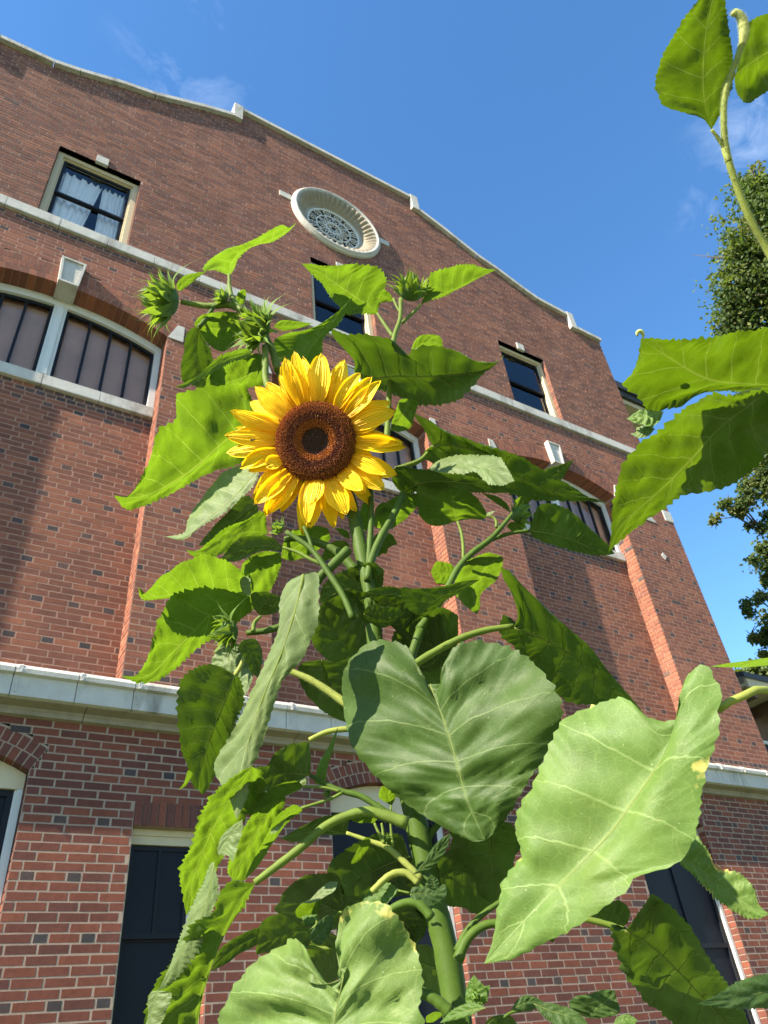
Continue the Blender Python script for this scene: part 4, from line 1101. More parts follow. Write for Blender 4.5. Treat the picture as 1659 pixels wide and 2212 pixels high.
# right plant
S_ = side
_, QS = tube(S_, 'stem', '2', [(1470, 640), (1490, 700), (1540, 850), (1600, 980), (1660, 1085), (1760, 1300), (1900, 1700), (2050, 2300), (2200, 3200), (2300, 4200)], [13, 15, 15, 15, 16, 18, 24, 32, 38, 42], absd=[.75, .75, .75, .75, .75, .74, .72, .70, .66, .60], mat='palestem', hairs=6000)
tube(S_, 'stem', '2', [(1545, 190), (1520, 270), (1480, 380), (1468, 480), (1472, 600), (1490, 700)], [11, 11, 11, 12, 13, 14], absd=.75, mat='palestem', hairs=3000)
tube(S_, 'growing_tip', '2', [(1548, 195), (1556, 130), (1545, 80), (1520, 52), (1508, 66)], [12, 19, 20, 17, 10], absd=.75, mat='tipgreen', hairs=1500, label='pale yellow curled growing tip')
tube(S_, 'petiole', '2', [(1415, 560), (1445, 600), (1475, 650)], [6, 8, 8], absd=.75, mat='palestem', hairs=300)
tube(S_, 'petiole', '2', [(1518, 318), (1500, 350), (1480, 390)], [5, 6, 6], absd=.75, mat='palestem')
def attach(pts, r0, r1, kz):
    """leaf stalk through pts that ends in the stem, kz metres below its last point"""
    e = min(QS, key=lambda q: abs(q.z - (pts[-1].z - kz)))
    m = pts[-1].lerp(e, .55) + Vector((0, 0, .012))
    Q = catmull(list(pts) + [m, e], 24); mb = MB(); mb.tube(Q, [r0 + (r1 - r0) * i / 24 for i in range(25)], 16, ridge=.03); mb.build('petiole', M['palestem'], S_, True)
A6 = lambda x, y, d: at(*px('6', (x, y)), d)
AY = lambda x, y, d: at(*px('Y', (x, y)), d)
attach([A6(1440, 266, .54), A6(1480, 236, .54), A6(1560, 202, .54), A6(1660, 180, .55)], .0028, .0034, .02)
attach([AY(1360, 665, .72), AY(1500, 620, .72), AY(1680, 615, .72)], .0022, .0032, .03)
attach([A6(1900, 1400, .46), A6(2000, 1380, .47)], .0016, .0026, .04)
attach([A6(1840, 40, .66), A6(1900, 42, .66)], .0015, .0022, .02)
attach([AY(1800, 565, .745), AY(1900, 570, .74)], .0016, .0026, .02)
tube(S_, 'curled_tip', 'Y', [(522, 155), (538, 118), (520, 82), (490, 82), (480, 108), (492, 122)], [3, 5, 8, 9, 7, 3], absd=.745, mat='tipgreen', smooth_n=20)
gq = at(*px('2', (2300, 4200)), .60)
mb = MB(); mb.tube([gq, Vector((gq.x, gq.y, .3)), Vector((gq.x, gq.y, -.02))], [.009, .011, .012], 10); mb.build('stem', M['stem'], side, True)
side.location = (gq.x, gq.y, 0)
for ch in side.children: ch.matrix_parent_inverse = Matrix.Translation(-side.location)

# ------------------------------------------------ leaves; n is the upper side's normal (right, up, towards the camera)
BK = (-.35, .55, -.75)      # underside seen, sun from behind
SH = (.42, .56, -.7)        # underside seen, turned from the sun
TOPF = (-.5, .45, .75)      # upper side seen, sunlit
def Lf(*a, **k): return leaf(main, *a, **k)
Lf('1', [(992, 1192), (1000, 1140), (1050, 1085), (1150, 1045), (1230, 1005), (1280, 962)], [(930, 1165), (875, 1157), (960, 1090), (1090, 1038), (1205, 973), (1250, 983)], [(1008, 1165), (1035, 1112), (1095, 1062), (1170, 1046), (1240, 1006), (1268, 978)], .02, (-.5, .75, -.45), fold=(-.3, .8))
Lf('1', [(765, 1255), (800, 1215), (845, 1192), (893, 1172)], [(765, 1225), (800, 1190), (850, 1178)], [(785, 1255), (815, 1232), (860, 1195)], .03, BK, teeth=.5)
Lf('1', [(1030, 1318), (1045, 1280), (1058, 1250)], [(1018, 1300), (1028, 1265), (1045, 1252)], [(1050, 1315), (1062, 1285), (1063, 1262)], .04, BK, teeth=.5)
Lf('3', [(1035, 50), (970, 92), (900, 90), (838, 72)], [(1020, 22), (930, 24), (868, 36)], [(1040, 120), (960, 190), (880, 140)], .05, BK)
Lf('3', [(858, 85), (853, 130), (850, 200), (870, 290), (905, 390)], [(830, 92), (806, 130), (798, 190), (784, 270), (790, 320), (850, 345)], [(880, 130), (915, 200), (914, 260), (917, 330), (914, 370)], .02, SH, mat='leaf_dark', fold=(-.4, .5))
Lf('3', [(1085, 198), (980, 225), (890, 275), (820, 325), (755, 345)], [(1060, 180), (970, 200), (920, 237), (850, 298), (790, 330)], [(1075, 212), (1000, 237), (910, 287), (850, 322), (795, 346)], -.02, BK, fold=(.2, -.6))
Lf('3', [(1145, 250), (1060, 300), (970, 330), (890, 330)], [(1130, 205), (1040, 210), (960, 240), (905, 285)], [(1150, 330), (1070, 350), (970, 375), (900, 395)], .06, BK)
Lf('3', [(1110, 470), (960, 590), (850, 690), (720, 775), (600, 822), (490, 813)], [(1060, 345), (930, 350), (840, 372), (770, 395), (757, 480), (690, 512), (650, 600), (620, 710), (560, 812)], [(1130, 560), (1040, 652), (930, 705), (820, 765), (700, 825), (560, 870)], .045, (-.45, .6, -.65), fold=(.15, .1), wave=2.0)
Lf('3', [(1115, 700), (1010, 820), (900, 910), (800, 985), (712, 992)], [(1060, 678), (960, 730), (890, 800), (830, 870), (808, 920), (795, 975)], [(1110, 745), (1040, 830), (960, 895), (880, 940), (790, 1003)], .02, (-.55, .5, .65), mat='leaf_pale', fold=(.3, .5))
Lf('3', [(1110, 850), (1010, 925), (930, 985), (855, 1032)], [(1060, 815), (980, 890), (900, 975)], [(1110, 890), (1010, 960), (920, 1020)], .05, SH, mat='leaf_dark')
Lf('3', [(1155, 970), (1050, 975), (960, 1015), (880, 1060), (803, 1048)], [(1135, 880), (1060, 925), (970, 958), (900, 1015), (850, 1052)], [(1145, 985), (1050, 1015), (960, 1065), (890, 1085), (840, 1080)], .0, BK, fold=(.1, -.3))
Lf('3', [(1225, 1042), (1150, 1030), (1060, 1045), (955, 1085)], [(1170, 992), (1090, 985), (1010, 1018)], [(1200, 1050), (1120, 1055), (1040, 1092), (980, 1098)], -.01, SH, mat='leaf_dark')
Lf('3', [(1205, 1058), (1150, 1130), (1100, 1215), (1048, 1330)], [(1130, 1058), (1055, 1100), (1025, 1180), (1015, 1270)], [(1215, 1100), (1190, 1175), (1150, 1245), (1085, 1315)], .06, BK, wave=1.6)
Lf('3', [(1065, 1246), (950, 1222), (850, 1226), (740, 1242), (650, 1252), (598, 1208)], [(1045, 1140), (940, 1078), (860, 1084), (780, 1120), (690, 1172), (622, 1238)], [(1060, 1258), (930, 1245), (820, 1245), (720, 1260), (612, 1262)], .0, (-.35, .8, -.5), fold=(-.3, 0), wave=1.3)
Lf('3', [(1080, 1250), (940, 1300), (840, 1400), (740, 1500), (640, 1592), (520, 1592)], [(930, 1225), (780, 1258), (712, 1330), (662, 1430), (640, 1510), (590, 1588)], [(1085, 1320), (990, 1395), (890, 1460), (800, 1530), (700, 1605), (600, 1622)], .03, BK, wave=1.8)
Lf('3', [(1072, 1248), (1058, 1205), (1062, 1162)], [(1048, 1230), (1036, 1195), (1045, 1170)], [(1085, 1240), (1082, 1205), (1082, 1175)], -.02, TOPF, mat='leaf_pale', teeth=.4)
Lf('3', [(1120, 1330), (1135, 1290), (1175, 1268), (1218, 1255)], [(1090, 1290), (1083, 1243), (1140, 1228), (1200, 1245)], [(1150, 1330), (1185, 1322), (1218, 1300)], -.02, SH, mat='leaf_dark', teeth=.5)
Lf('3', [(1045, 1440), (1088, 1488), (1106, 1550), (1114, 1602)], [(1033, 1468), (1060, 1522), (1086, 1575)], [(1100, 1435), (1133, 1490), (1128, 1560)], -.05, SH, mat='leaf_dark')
Lf('3', [(1070, 1495), (1010, 1510), (960, 1535), (918, 1572)], [(1030, 1455), (955, 1475), (920, 1520)], [(1068, 1545), (1005, 1575), (940, 1590)], .01, TOPF, mat='leaf_pale', wave=2)
Lf('5', [(1060, 40), (1075, 80), (1060, 150), (1040, 220)], [(1030, 60), (1028, 110), (1035, 170)], [(1090, 70), (1090, 130), (1065, 190)], .0, TOPF, mat='leaf_pale')
Lf('5', [(1015, 115), (960, 255), (920, 350), (885, 450), (862, 540), (856, 608)], [(950, 82), (870, 82), (792, 130), (764, 205), (768, 330), (790, 440), (820, 540), (843, 606)], [(1035, 130), (1055, 220), (1020, 310), (990, 420), (945, 520), (905, 590), (878, 626)], -.03, (.1, .35, -.93), mat='leaf_dark', fold=(-.2, .4), nv=7)
Lf('F', [(655, 1240), (640, 1310), (608, 1410), (570, 1500), (540, 1590), (518, 1680), (511, 1771)], [(625, 1255), (607, 1290), (602, 1360), (575, 1430), (545, 1490), (515, 1560), (485, 1615), (468, 1660), (480, 1700), (497, 1730)], [(683, 1240), (690, 1295), (684, 1360), (655, 1425), (612, 1470), (592, 1520), (576, 1570), (556, 1630), (540, 1670), (530, 1725)], -.095, (-.55, .35, .75), mat='leaf_pale', fold=(.2, .5), wave=1.2, teeth=.5, label='long pale drooping leaf in full sun')
Lf('F', [(785, 1440), (750, 1400), (718, 1355), (690, 1308)], [(795, 1395), (782, 1335), (745, 1287)], [(738, 1442), (682, 1400), (676, 1345)], .05, SH, mat='leaf_dark')
Lf('F', [(800, 1300), (795, 1330), (770, 1320), (730, 1292)], [(815, 1290), (790, 1280), (750, 1278)], [(790, 1350), (770, 1340), (745, 1312)], .03, SH, mat='leaf_dark')
Lf('F', [(695, 1425), (706, 1480), (730, 1525), (752, 1562)], [(648, 1435), (650, 1480), (692, 1535)], [(742, 1440), (765, 1490), (772, 1540)], .04, SH, mat='leaf_dark')
heart = Lf('F', [(929, 1478), (960, 1560), (985, 1640), (1008, 1725), (1047, 1815)], [(908, 1478), (892, 1466), (897, 1428), (880, 1397), (836, 1384), (785, 1397), (748, 1470), (753, 1560), (788, 1640), (858, 1715), (948, 1780), (1018, 1816)], [(952, 1477), (969, 1461), (965, 1425), (985, 1394), (1030, 1384), (1105, 1398), (1172, 1450), (1216, 1540), (1192, 1620), (1135, 1700), (1102, 1752), (1068, 1800)], -.085, (-.42, .38, .82), mat='leaf_heart', fold=(.30, .04), arc=.05, wave=1.5, teeth=.9, nv=5, label='broad heart shaped leaf facing the light with dry brown tip')
leaf(side, '6', [(1272, 318), (1240, 420), (1100, 630), (950, 830), (700, 1080), (430, 1362)], [(1265, 305), (1200, 312), (1130, 290), (1082, 242), (1030, 210), (920, 233), (790, 285), (735, 360), (640, 590), (580, 685), (560, 790), (590, 900), (520, 1000), (490, 1130), (478, 1220), (440, 1345)], [(1290, 220), (1300, 140), (1350, 85), (1400, 78), (1440, 150), (1466, 195), (1440, 262), (1446, 330), (1412, 460), (1386, 560), (1360, 700), (1320, 850), (1255, 935), (1150, 970), (1100, 985), (1040, 1050), (900, 1160), (800, 1222), (700, 1270), (560, 1340)], n=(-.52, .42, .74), absd=.53, mat='leaf_worn', fold=(.06, -.12), wave=.75, teeth=.6, nv=5, name='leaf', label='largest pale green leaf sweeping down in full sun')
Lf('6', [(450, 745), (460, 880), (470, 1000), (477, 1108)], [(340, 770), (290, 870), (390, 955), (402, 1040), (440, 1085)], [(560, 770), (570, 880), (545, 1000), (505, 1080)], .0, SH, mat='leaf_dark')
Lf('6', [(330, 700), (400, 780), (480, 860), (560, 900)], [(280, 780), (330, 860), (450, 900)], [(450, 700), (540, 780), (590, 850)], .03, SH, mat='leaf_dark')
Lf('4', [(560, 1382), (680, 1430), (800, 1495), (900, 1580), (1000, 1680), (1140, 1782)], [(575, 1310), (508, 1132), (640, 1228), (760, 1338), (880, 1450), (985, 1590), (1095, 1720)], [(520, 1325), (508, 1400), (580, 1475), (700, 1605), (790, 1692), (900, 1718), (1030, 1722)], .02, (.38, .56, -.72), mat='leaf_dark', fold=(-.35, .2), nv=7)
Lf('4', [(497, 1070), (430, 1140), (385, 1220), (402, 1328)], [(440, 1062), (350, 1108), (305, 1200), (335, 1275)], [(516, 1095), (490, 1170), (418, 1240), (414, 1290)], .03, BK)
Lf('4', [(310, 1150), (255, 1150), (202, 1142)], [(290, 1110), (230, 1100)], [(290, 1192), (230, 1196)], .03, (-.2, .6, -.75))
Lf('4', [(155, 1332), (190, 1290), (250, 1250), (330, 1212), (415, 1176)], [(105, 1300), (72, 1222), (150, 1221), (240, 1208), (330, 1188)], [(190, 1328), (240, 1287), (300, 1247), (365, 1208)], -.105, SH, mat='leaf_dark', fold=(-.2, .3))
Lf('4', [(85, 1390), (65, 1340), (30, 1300), (-20, 1260)], [(120, 1330), (85, 1280), (30, 1262)], [(60, 1400), (20, 1370), (-30, 1310)], -.01, SH, mat='leaf_dark')
Lf('4', [(140, 1330), (120, 1300), (90, 1285), (20, 1290)], [(160, 1300), (150, 1275), (80, 1265)], [(120, 1370), (80, 1340), (30, 1310)], .0, SH, mat='leaf_dark')
Lf('4', [(60, 1380), (150, 1430), (230, 1480), (295, 1535)], [(130, 1300), (230, 1318), (290, 1400), (312, 1500)], [(50, 1450), (105, 1535), (200, 1570)], .04, SH, mat='leaf_dark', wave=1.5)
Lf('T', [(262, 1050), (420, 1095), (600, 1082), (800, 1082), (1000, 1082), (1180, 1065), (1330, 1032), (1450, 972), (1506, 905)], [(270, 950), (200, 850), (92, 685), (200, 708), (350, 722), (560, 765), (600, 870), (700, 903), (760, 860), (880, 838), (1000, 850), (1130, 882), (1250, 950), (1420, 968), (1490, 935)], [(330, 1110), (430, 1180), (520, 1205), (650, 1245), (760, 1292), (900, 1312), (1100, 1282), (1225, 1190), (1330, 1068), (1440, 985)], .02, (.38, .60, -.70), fold=(-.45, .15), mat='leaf_dark', wave=1.3, nv=8)
Lf('T', [(720, 905), (850, 960), (1000, 990), (1200, 1012), (1425, 975)], [(760, 862), (880, 838), (1000, 850), (1130, 882), (1260, 952)], [(760, 1010), (880, 1065), (1050, 1075), (1200, 1060), (1340, 1028)], .0, (.45, -.35, -.8), mat='leaf_pale', wave=1.2, nv=6)  # pale strip on the crest of the leaf above, sunlight put into colour
Lf('T', [(725, 900), (820, 820), (920, 800), (1006, 852)], [(760, 800), (820, 745), (900, 738), (980, 762)], [(790, 880), (900, 868), (970, 872)], .06, BK)
Lf('T', [(457, 565), (350, 480), (230, 400), (100, 310), (-30, 220), (-175, 148)], [(500, 400), (530, 275), (470, 190), (370, 160), (260, 154), (150, 160), (0, 168), (-100, 152)], [(430, 572), (330, 562), (200, 567), (130, 500), (50, 400), (0, 320), (-90, 230)], .10, BK)
Lf('T', [(590, 460), (530, 430), (470, 405)], [(560, 398), (510, 368)], [(545, 465), (470, 472)], .10, BK, teeth=.4)
Lf('T', [(812, 492), (900, 435), (1020, 392), (1150, 340), (1280, 272), (1442, 200)], [(862, 380), (890, 252), (920, 220), (1030, 188), (1110, 160), (1220, 153), (1300, 178), (1380, 194)], [(870, 465), (980, 428), (1100, 374), (1200, 324), (1300, 268), (1390, 224)], .10, (-.3, .65, -.7))
T_('petiole', 'T', [(455, 562), (520, 660), (590, 760)], [5, 8, 9], .08); T_('petiole', 'T', [(815, 490), (760, 550), (660, 640)], [5, 7, 7], .08); T_('petiole', 'T', [(590, 440), (610, 490), (640, 550)], [6, 6, 5], .08)
Lf('3', [(1310, 268), (1330, 200), (1370, 140), (1430, 80), (1525, -45)], [(1240, 245), (1183, 205), (1190, 140), (1260, 108), (1350, 88), (1440, 35)], [(1345, 268), (1388, 200), (1398, 130), (1450, 88), (1495, 28)], .05, SH, mat='leaf')
Lf('3', [(1180, 85), (1260, 80), (1352, 70)], [(1215, 58), (1285, 62)], [(1230, 102), (1295, 90)], .02, BK, teeth=.4)
Lf('T', [(705, 1268), (680, 1360), (640, 1450), (568, 1532)], [(640, 1290), (600, 1400), (572, 1480)], [(798, 1298), (770, 1410), (738, 1512), (650, 1544)], .05, BK)
Lf('V', [(432, 418), (560, 412), (700, 442), (850, 505), (1000, 620), (1150, 682), (1300, 742), (1480, 762), (1612, 800)], [(395, 340), (310, 203), (420, 243), (560, 318), (780, 398), (1000, 488), (1200, 608), (1400, 710), (1510, 790)], [(390, 445), (368, 505), (500, 560), (700, 645), (900, 720), (1100, 768), (1300, 788), (1450, 795)], .02, SH, mat='leaf_dark', fold=(-.3, .2), wave=1.3, nv=8)
Lf('V', [(230, 748), (300, 690), (430, 656), (600, 662), (780, 684), (950, 735)], [(155, 650), (188, 563), (330, 573), (500, 598), (640, 612), (810, 660)], [(290, 738), (420, 708), (560, 702), (700, 726), (850, 735)], -.02, SH, mat='leaf_dark', fold=(-.3, .2))
Lf('V', [(395, 582), (560, 548), (740, 555), (860, 592), (985, 655)], [(480, 508), (620, 478), (770, 482), (880, 500), (950, 590)], [(480, 602), (600, 614), (720, 590), (800, 668), (900, 688)], -.04, (-.35, .75, .55), mat='leaf_pale')
Lf('V', [(592, 926), (580, 850), (562, 780), (545, 690)], [(450, 952), (350, 900), (330, 790), (338, 708), (430, 685)], [(690, 908), (792, 885), (755, 800), (690, 738), (620, 690)], .03, (-.1, .6, -.78), nv=5)
Lf('V', [(135, 985), (180, 890), (240, 810), (336, 738)], [(40, 962), (48, 862), (130, 790), (230, 745)], [(180, 960), (265, 890), (325, 820)], .04, BK)
Lf('V', [(40, 1150), (80, 1090), (130, 1065), (196, 1082)], [(20, 1080), (60, 1010), (150, 1010)], [(65, 1168), (110, 1125), (155, 1095)], .04, BK)
Lf('V', [(1085, 990), (1200, 1005), (1350, 1045), (1500, 1102), (1662, 1146)], [(1100, 930), (1140, 842), (1190, 820), (1280, 830), (1400, 888), (1500, 978), (1605, 1075)], [(1115, 1032), (1200, 1072), (1350, 1122), (1500, 1152), (1600, 1156)], .0, SH, mat='leaf_dark', nv=6)
Lf('V', [(1190, 640), (1290, 580), (1386, 508)], [(1195, 580), (1290, 548)], [(1290, 650), (1340, 585)], .06, SH, mat='leaf_dark', teeth=.4)
Lf('V', [(962, 872), (880, 800), (765, 738)], [(930, 805), (850, 752)], [(930, 850), (860, 805)], .02, BK, teeth=.4)
Lf('V', [(985, 850), (1020, 790), (1122, 765)], [(985, 790), (1040, 758)], [(1030, 830), (1090, 795)], .03, BK, teeth=.4)
Lf('V', [(960, 930), (990, 970), (1000, 1000)], [(935, 960), (970, 995)], [(1050, 945), (1040, 985)], .03, BK, teeth=.4)
Lf('V', [(795, 890), (825, 870), (855, 858)], [(800, 872), (830, 860)], [(805, 895), (835, 876)], .0, TOPF, mat='leaf_pale', teeth=0, veins=False)
Lf('c', [(865, 630), (960, 560), (1090, 485), (1235, 430)], [(885, 520), (960, 425), (1100, 378), (1215, 402)], [(950, 648), (1100, 595), (1235, 495)], .04, BK)
Lf('c', [(1395, 560), (1310, 545), (1240, 590), (1165, 655)], [(1370, 505), (1290, 500), (1215, 545)], [(1330, 590), (1260, 630), (1190, 660)], .03, BK, teeth=.4)
Lf('c', [(1390, 480), (1340, 430), (1280, 400)], [(1390, 440), (1340, 405)], [(1385, 485), (1330, 455)], .03, BK, teeth=.4)
Lf('c', [(1490, 440), (1500, 330), (1520, 190)], [(1465, 400), (1470, 290), (1495, 210)], [(1525, 410), (1555, 300), (1550, 230)], .04, BK, teeth=.4)
Lf('c', [(1650, 410), (1640, 320), (1670, 205)], [(1600, 380), (1590, 270), (1630, 215)], [(1700, 360), (1710, 270)], .05, BK)
Lf('c', [(1690, 560), (1660, 500), (1600, 520)], [(1680, 450), (1600, 450)], [(1670, 600), (1610, 580)], .05, BK, teeth=.4)
Lf('c', [(1520, 900), (1600, 960), (1700, 1000), (1790, 1040)], [(1560, 870), (1680, 930), (1760, 990)], [(1500, 980), (1580, 1060), (1700, 1080)], .05, SH, mat='leaf_dark')
Lf('c', [(1500, 1060), (1600, 1100), (1720, 1090), (1800, 1040)], [(1540, 1000), (1650, 1010), (1750, 1010)], [(1530, 1150), (1640, 1170), (1740, 1130)], -.025, SH, mat='leaf_dark')
Lf('S', [(850, 960), (760, 1040), (660, 1080), (540, 1150)], [(780, 930), (680, 945), (590, 1000), (535, 1080)], [(830, 1060), (720, 1180), (600, 1210)], .05, SH, mat='leaf_dark')
Lf('S', [(700, 1330), (780, 1430), (840, 1500), (870, 1580)], [(790, 1290), (880, 1370), (930, 1450)], [(720, 1420), (760, 1500), (820, 1570)], .04, SH, mat='leaf_dark')
Lf('S', [(60, 1120), (150, 1230), (260, 1330), (330, 1460)], [(200, 1090), (300, 1150), (330, 1300)], [(0, 1220), (60, 1380), (200, 1480)], .07, SH, mat='leaf_dark')
Lf('F', [(900, 1330), (870, 1290), (820, 1285), (770, 1300)], [(890, 1290), (850, 1268), (800, 1275)], [(880, 1350), (840, 1330), (800, 1320)], -.03, SH, mat='leaf_dark')
Lf('F', [(860, 1420), (920, 1440), (960, 1400), (990, 1330)], [(850, 1370), (900, 1330), (950, 1310)], [(880, 1480), (950, 1480), (985, 1410)], .05, SH, mat='leaf_dark')
Lf('F', [(885, 1850), (835, 1868), (775, 1900), (705, 1962)], [(860, 1805), (790, 1810), (725, 1850), (700, 1910)], [(880, 1900), (830, 1950), (770, 1975)], .08, SH, mat='leaf_dark')
Lf('F', [(930, 1900), (985, 1880), (1030, 1900), (1065, 1960)], [(950, 1850), (1005, 1830), (1050, 1870)], [(950, 1950), (1000, 1960), (1040, 1975)], .06, SH, mat='leaf_dark')
Lf('F', [(830, 1230), (790, 1265), (740, 1275), (690, 1300)], [(800, 1215), (750, 1230), (700, 1262)], [(820, 1280), (770, 1305), (720, 1318)], .04, SH, mat='leaf_dark')
Lf('F', [(960, 2100), (905, 2080), (850, 2100), (800, 2160)], [(930, 2040), (870, 2045), (815, 2090)], [(950, 2150), (900, 2160), (850, 2180)], .07, SH, mat='leaf_dark')
# lower left cluster
Lf('5', [(1090, 510), (1000, 650), (920, 780), (860, 920), (820, 1050), (805, 1155)], [(1030, 545), (900, 660), (850, 760), (830, 850), (788, 920), (778, 1000), (795, 1100)], [(1140, 540), (1125, 640), (1065, 720), (1005, 830), (925, 970), (862, 1065)], -.01, BK, wave=2.0, nv=7)
Lf('5', [(1205, 630), (1130, 760), (1060, 880), (1005, 1000)], [(1130, 630), (1080, 740), (1010, 860), (980, 950)], [(1230, 650), (1192, 760), (1122, 900), (1062, 995)], .02, BK, wave=2.0)
Lf('5', [(1340, 546), (1260, 540), (1180, 545), (1078, 600)], [(1345, 400), (1270, 408), (1190, 450), (1155, 505), (1110, 515)], [(1300, 562), (1220, 592), (1120, 622)], -.03, SH, mat='leaf_dark', fold=(-.2, .2))
Lf('5', [(1320, 552), (1290, 575), (1240, 600), (1180, 640)], [(1290, 548), (1230, 575), (1190, 600)], [(1322, 580), (1290, 610), (1220, 640)], .0, TOPF, mat='leaf_pale', teeth=.4)
Lf('5', [(1312, 597), (1220, 612), (1140, 655), (1055, 715)], [(1280, 570), (1200, 590), (1130, 638), (1080, 688)], [(1290, 610), (1220, 645), (1150, 678), (1090, 718)], -.04, BK, fold=(.2, -.4))
Lf('5', [(1300, 688), (1215, 745), (1150, 830), (1100, 930), (1055, 1002)], [(1268, 678), (1195, 730), (1145, 820), (1085, 930)], [(1302, 702), (1250, 745), (1182, 835), (1120, 935)], -.04, (-.3, .6, -.7), fold=(-.3, .3))
Lf('5', [(1260, 690), (1210, 740), (1165, 800)], [(1240, 695), (1190, 745)], [(1250, 720), (1200, 790)], -.06, TOPF, mat='leaf_pale', teeth=.4)
Lf('5', [(1385, 592), (1395, 510), (1428, 430), (1462, 335)], [(1362, 575), (1375, 500), (1415, 430)], [(1405, 585), (1415, 510), (1440, 430)], -.04, (-.5, .2, .8), teeth=.2)
Lf('5', [(1100, 1012), (1040, 1092), (960, 1240), (900, 1400), (860, 1530), (830, 1700)], [(1000, 1010), (940, 1090), (915, 1150), (830, 1200), (780, 1300), (720, 1400), (650, 1500), (628, 1620), (650, 1690)], [(1085, 1060), (1005, 1180), (945, 1295), (885, 1470), (858, 1600), (845, 1680)], -.05, (-.2, .5, -.85), fold=(.2, .2), wave=1.6, nv=8)
Lf('5', [(925, 925), (905, 1050), (862, 1170), (800, 1280), (730, 1400), (678, 1482)], [(912, 930), (875, 1020), (828, 1110), (778, 1255), (738, 1362), (690, 1465)], [(942, 1010), (932, 1090), (905, 1160), (872, 1265), (832, 1335), (742, 1440)], -.075, (-.55, .35, .75), mat='leaf_pale', fold=(.3, .4))
Lf('5', [(1048, 738), (1000, 800), (975, 850), (1005, 925)], [(1005, 765), (958, 812), (943, 885), (985, 895)], [(1045, 790), (1025, 850), (1015, 900)], -.06, (-.55, .35, .75), mat='leaf_pale')
Lf('5', [(680, 1478), (665, 1540), (650, 1600), (630, 1690)], [(655, 1485), (640, 1520), (640, 1580), (622, 1650)], [(740, 1490), (720, 1560), (690, 1630)], -.08, (-.4, .4, .8), mat='leaf_pale')
Lf('5', [(825, 530), (810, 560), (770, 612)], [(810, 530), (795, 580)], [(832, 545), (805, 590)], .02, BK, teeth=.3)
Lf('5', [(1500, 800), (1400, 785), (1300, 800), (1212, 822)], [(1500, 720), (1400, 728), (1300, 770)], [(1480, 805), (1380, 806), (1280, 835)], .03, SH, mat='leaf_dark')
# around the lower stem
Lf('S', [(680, 560), (655, 470), (695, 365)], [(588, 500), (598, 430), (650, 390)], [(705, 500), (727, 425), (715, 380)], -.02, BK, teeth=.4)
Lf('S', [(552, 690), (500, 640), (520, 590), (585, 530)], [(395, 682), (398, 630), (480, 585)], [(575, 650), (595, 600), (600, 560)], -.02, BK, teeth=.6)
Lf('S', [(520, 800), (460, 880), (362, 1008)], [(470, 810), (408, 920)], [(515, 865), (440, 965)], -.02, (-.1, .6, -.8), teeth=.6)
Lf('S', [(832, 1078), (960, 985), (1050, 870), (1122, 765)], [(920, 985), (990, 870), (1060, 800)], [(960, 1040), (1040, 960), (1100, 860)], -.05, (-.1, .1, .95), mat='leaf_dark', teeth=.4)
Lf('W', [(1420, 130), (1500, 118), (1580, 118), (1660, 60)], [(1440, 80), (1520, 78), (1590, 100), (1640, 60)], [(1450, 195), (1540, 208), (1640, 160), (1668, 110)], -.06, (.1, .6, .8), mat='leaf_dark')
Lf('W', [(1560, 90), (1580, 60), (1570, 20), (1560, -10)], [(1525, 80), (1530, 40)], [(1605, 80), (1610, 30)], -.04, (.1, .3, .9), mat='leaf_dark', teeth=.4)
Lf('W', [(1340, 92), (1240, 110), (1160, 140), (1085, 195)], [(1290, 52), (1230, 62), (1140, 115)], [(1310, 140), (1250, 195), (1160, 200)], -.02, (-.4, .65, .65), mat='leaf')
Lf('W', [(1120, 160), (960, 245), (800, 190), (540, 180)], [(1050, 140), (950, 120), (940, 20), (840, 2), (700, 8), (570, 110)], [(1060, 240), (900, 320), (700, 345), (505, 250)], .06, SH, mat='leaf_dark')
Lf('W', [(780, 380), (650, 378), (500, 425), (385, 470)], [(700, 330), (600, 260), (480, 262), (400, 345)], [(745, 455), (650, 472), (500, 515), (390, 530)], .02, (.3, .5, -.8), mat='leaf_dark')
Lf('W', [(785, 292), (790, 200), (830, 130), (932, 42)], [(660, 285), (668, 212), (740, 175), (800, 150)], [(808, 225), (840, 150), (900, 112)], .0, BK, teeth=.5)
Lf('W', [(690, 185), (780, 150), (860, 90), (935, 42)], [(740, 165), (805, 100), (870, 45)], [(760, 185), (850, 140), (910, 100)], -.015, (-.4, .7, .6), mat='leaf_pale', teeth=.5)
Lf('W', [(760, 350), (730, 320), (690, 290)], [(800, 280), (770, 262), (700, 272)], [(790, 340), (730, 345)], .0, (-.3, .7, .65), mat='leaf', teeth=.3)
Lf('W', [(750, 450), (830, 370), (900, 275)], [(755, 385), (810, 305), (860, 270)], [(820, 465), (885, 380), (900, 320)], -.01, (.2, .3, .9), mat='leaf_dark', teeth=.4)
Lf('W', [(1480, 180), (1440, 280), (1400, 380), (1440, 490)], [(1330, 210), (1290, 300), (1340, 400)], [(1540, 260), (1530, 360), (1490, 430)], .05, SH, mat='leaf_dark')
Lf('W', [(1180, 90), (1300, 60), (1420, 40), (1480, 90)], [(1160, 40), (1260, -20), (1400, -30)], [(1230, 130), (1340, 140), (1440, 130)], .07, SH, mat='leaf_dark')
Lf('W', [(980, 560), (880, 640), (790, 690), (720, 715)], [(940, 430), (800, 400), (730, 500), (720, 620)], [(990, 640), (900, 720), (800, 730)], .07, SH, mat='leaf_dark')
Lf('W', [(395, 405), (250, 480), (150, 560), (78, 645)], [(390, 358), (240, 420), (130, 500)], [(385, 462), (270, 525), (180, 595)], .03, (-.1, .3, -.9), mat='leaf_dark', teeth=.4)
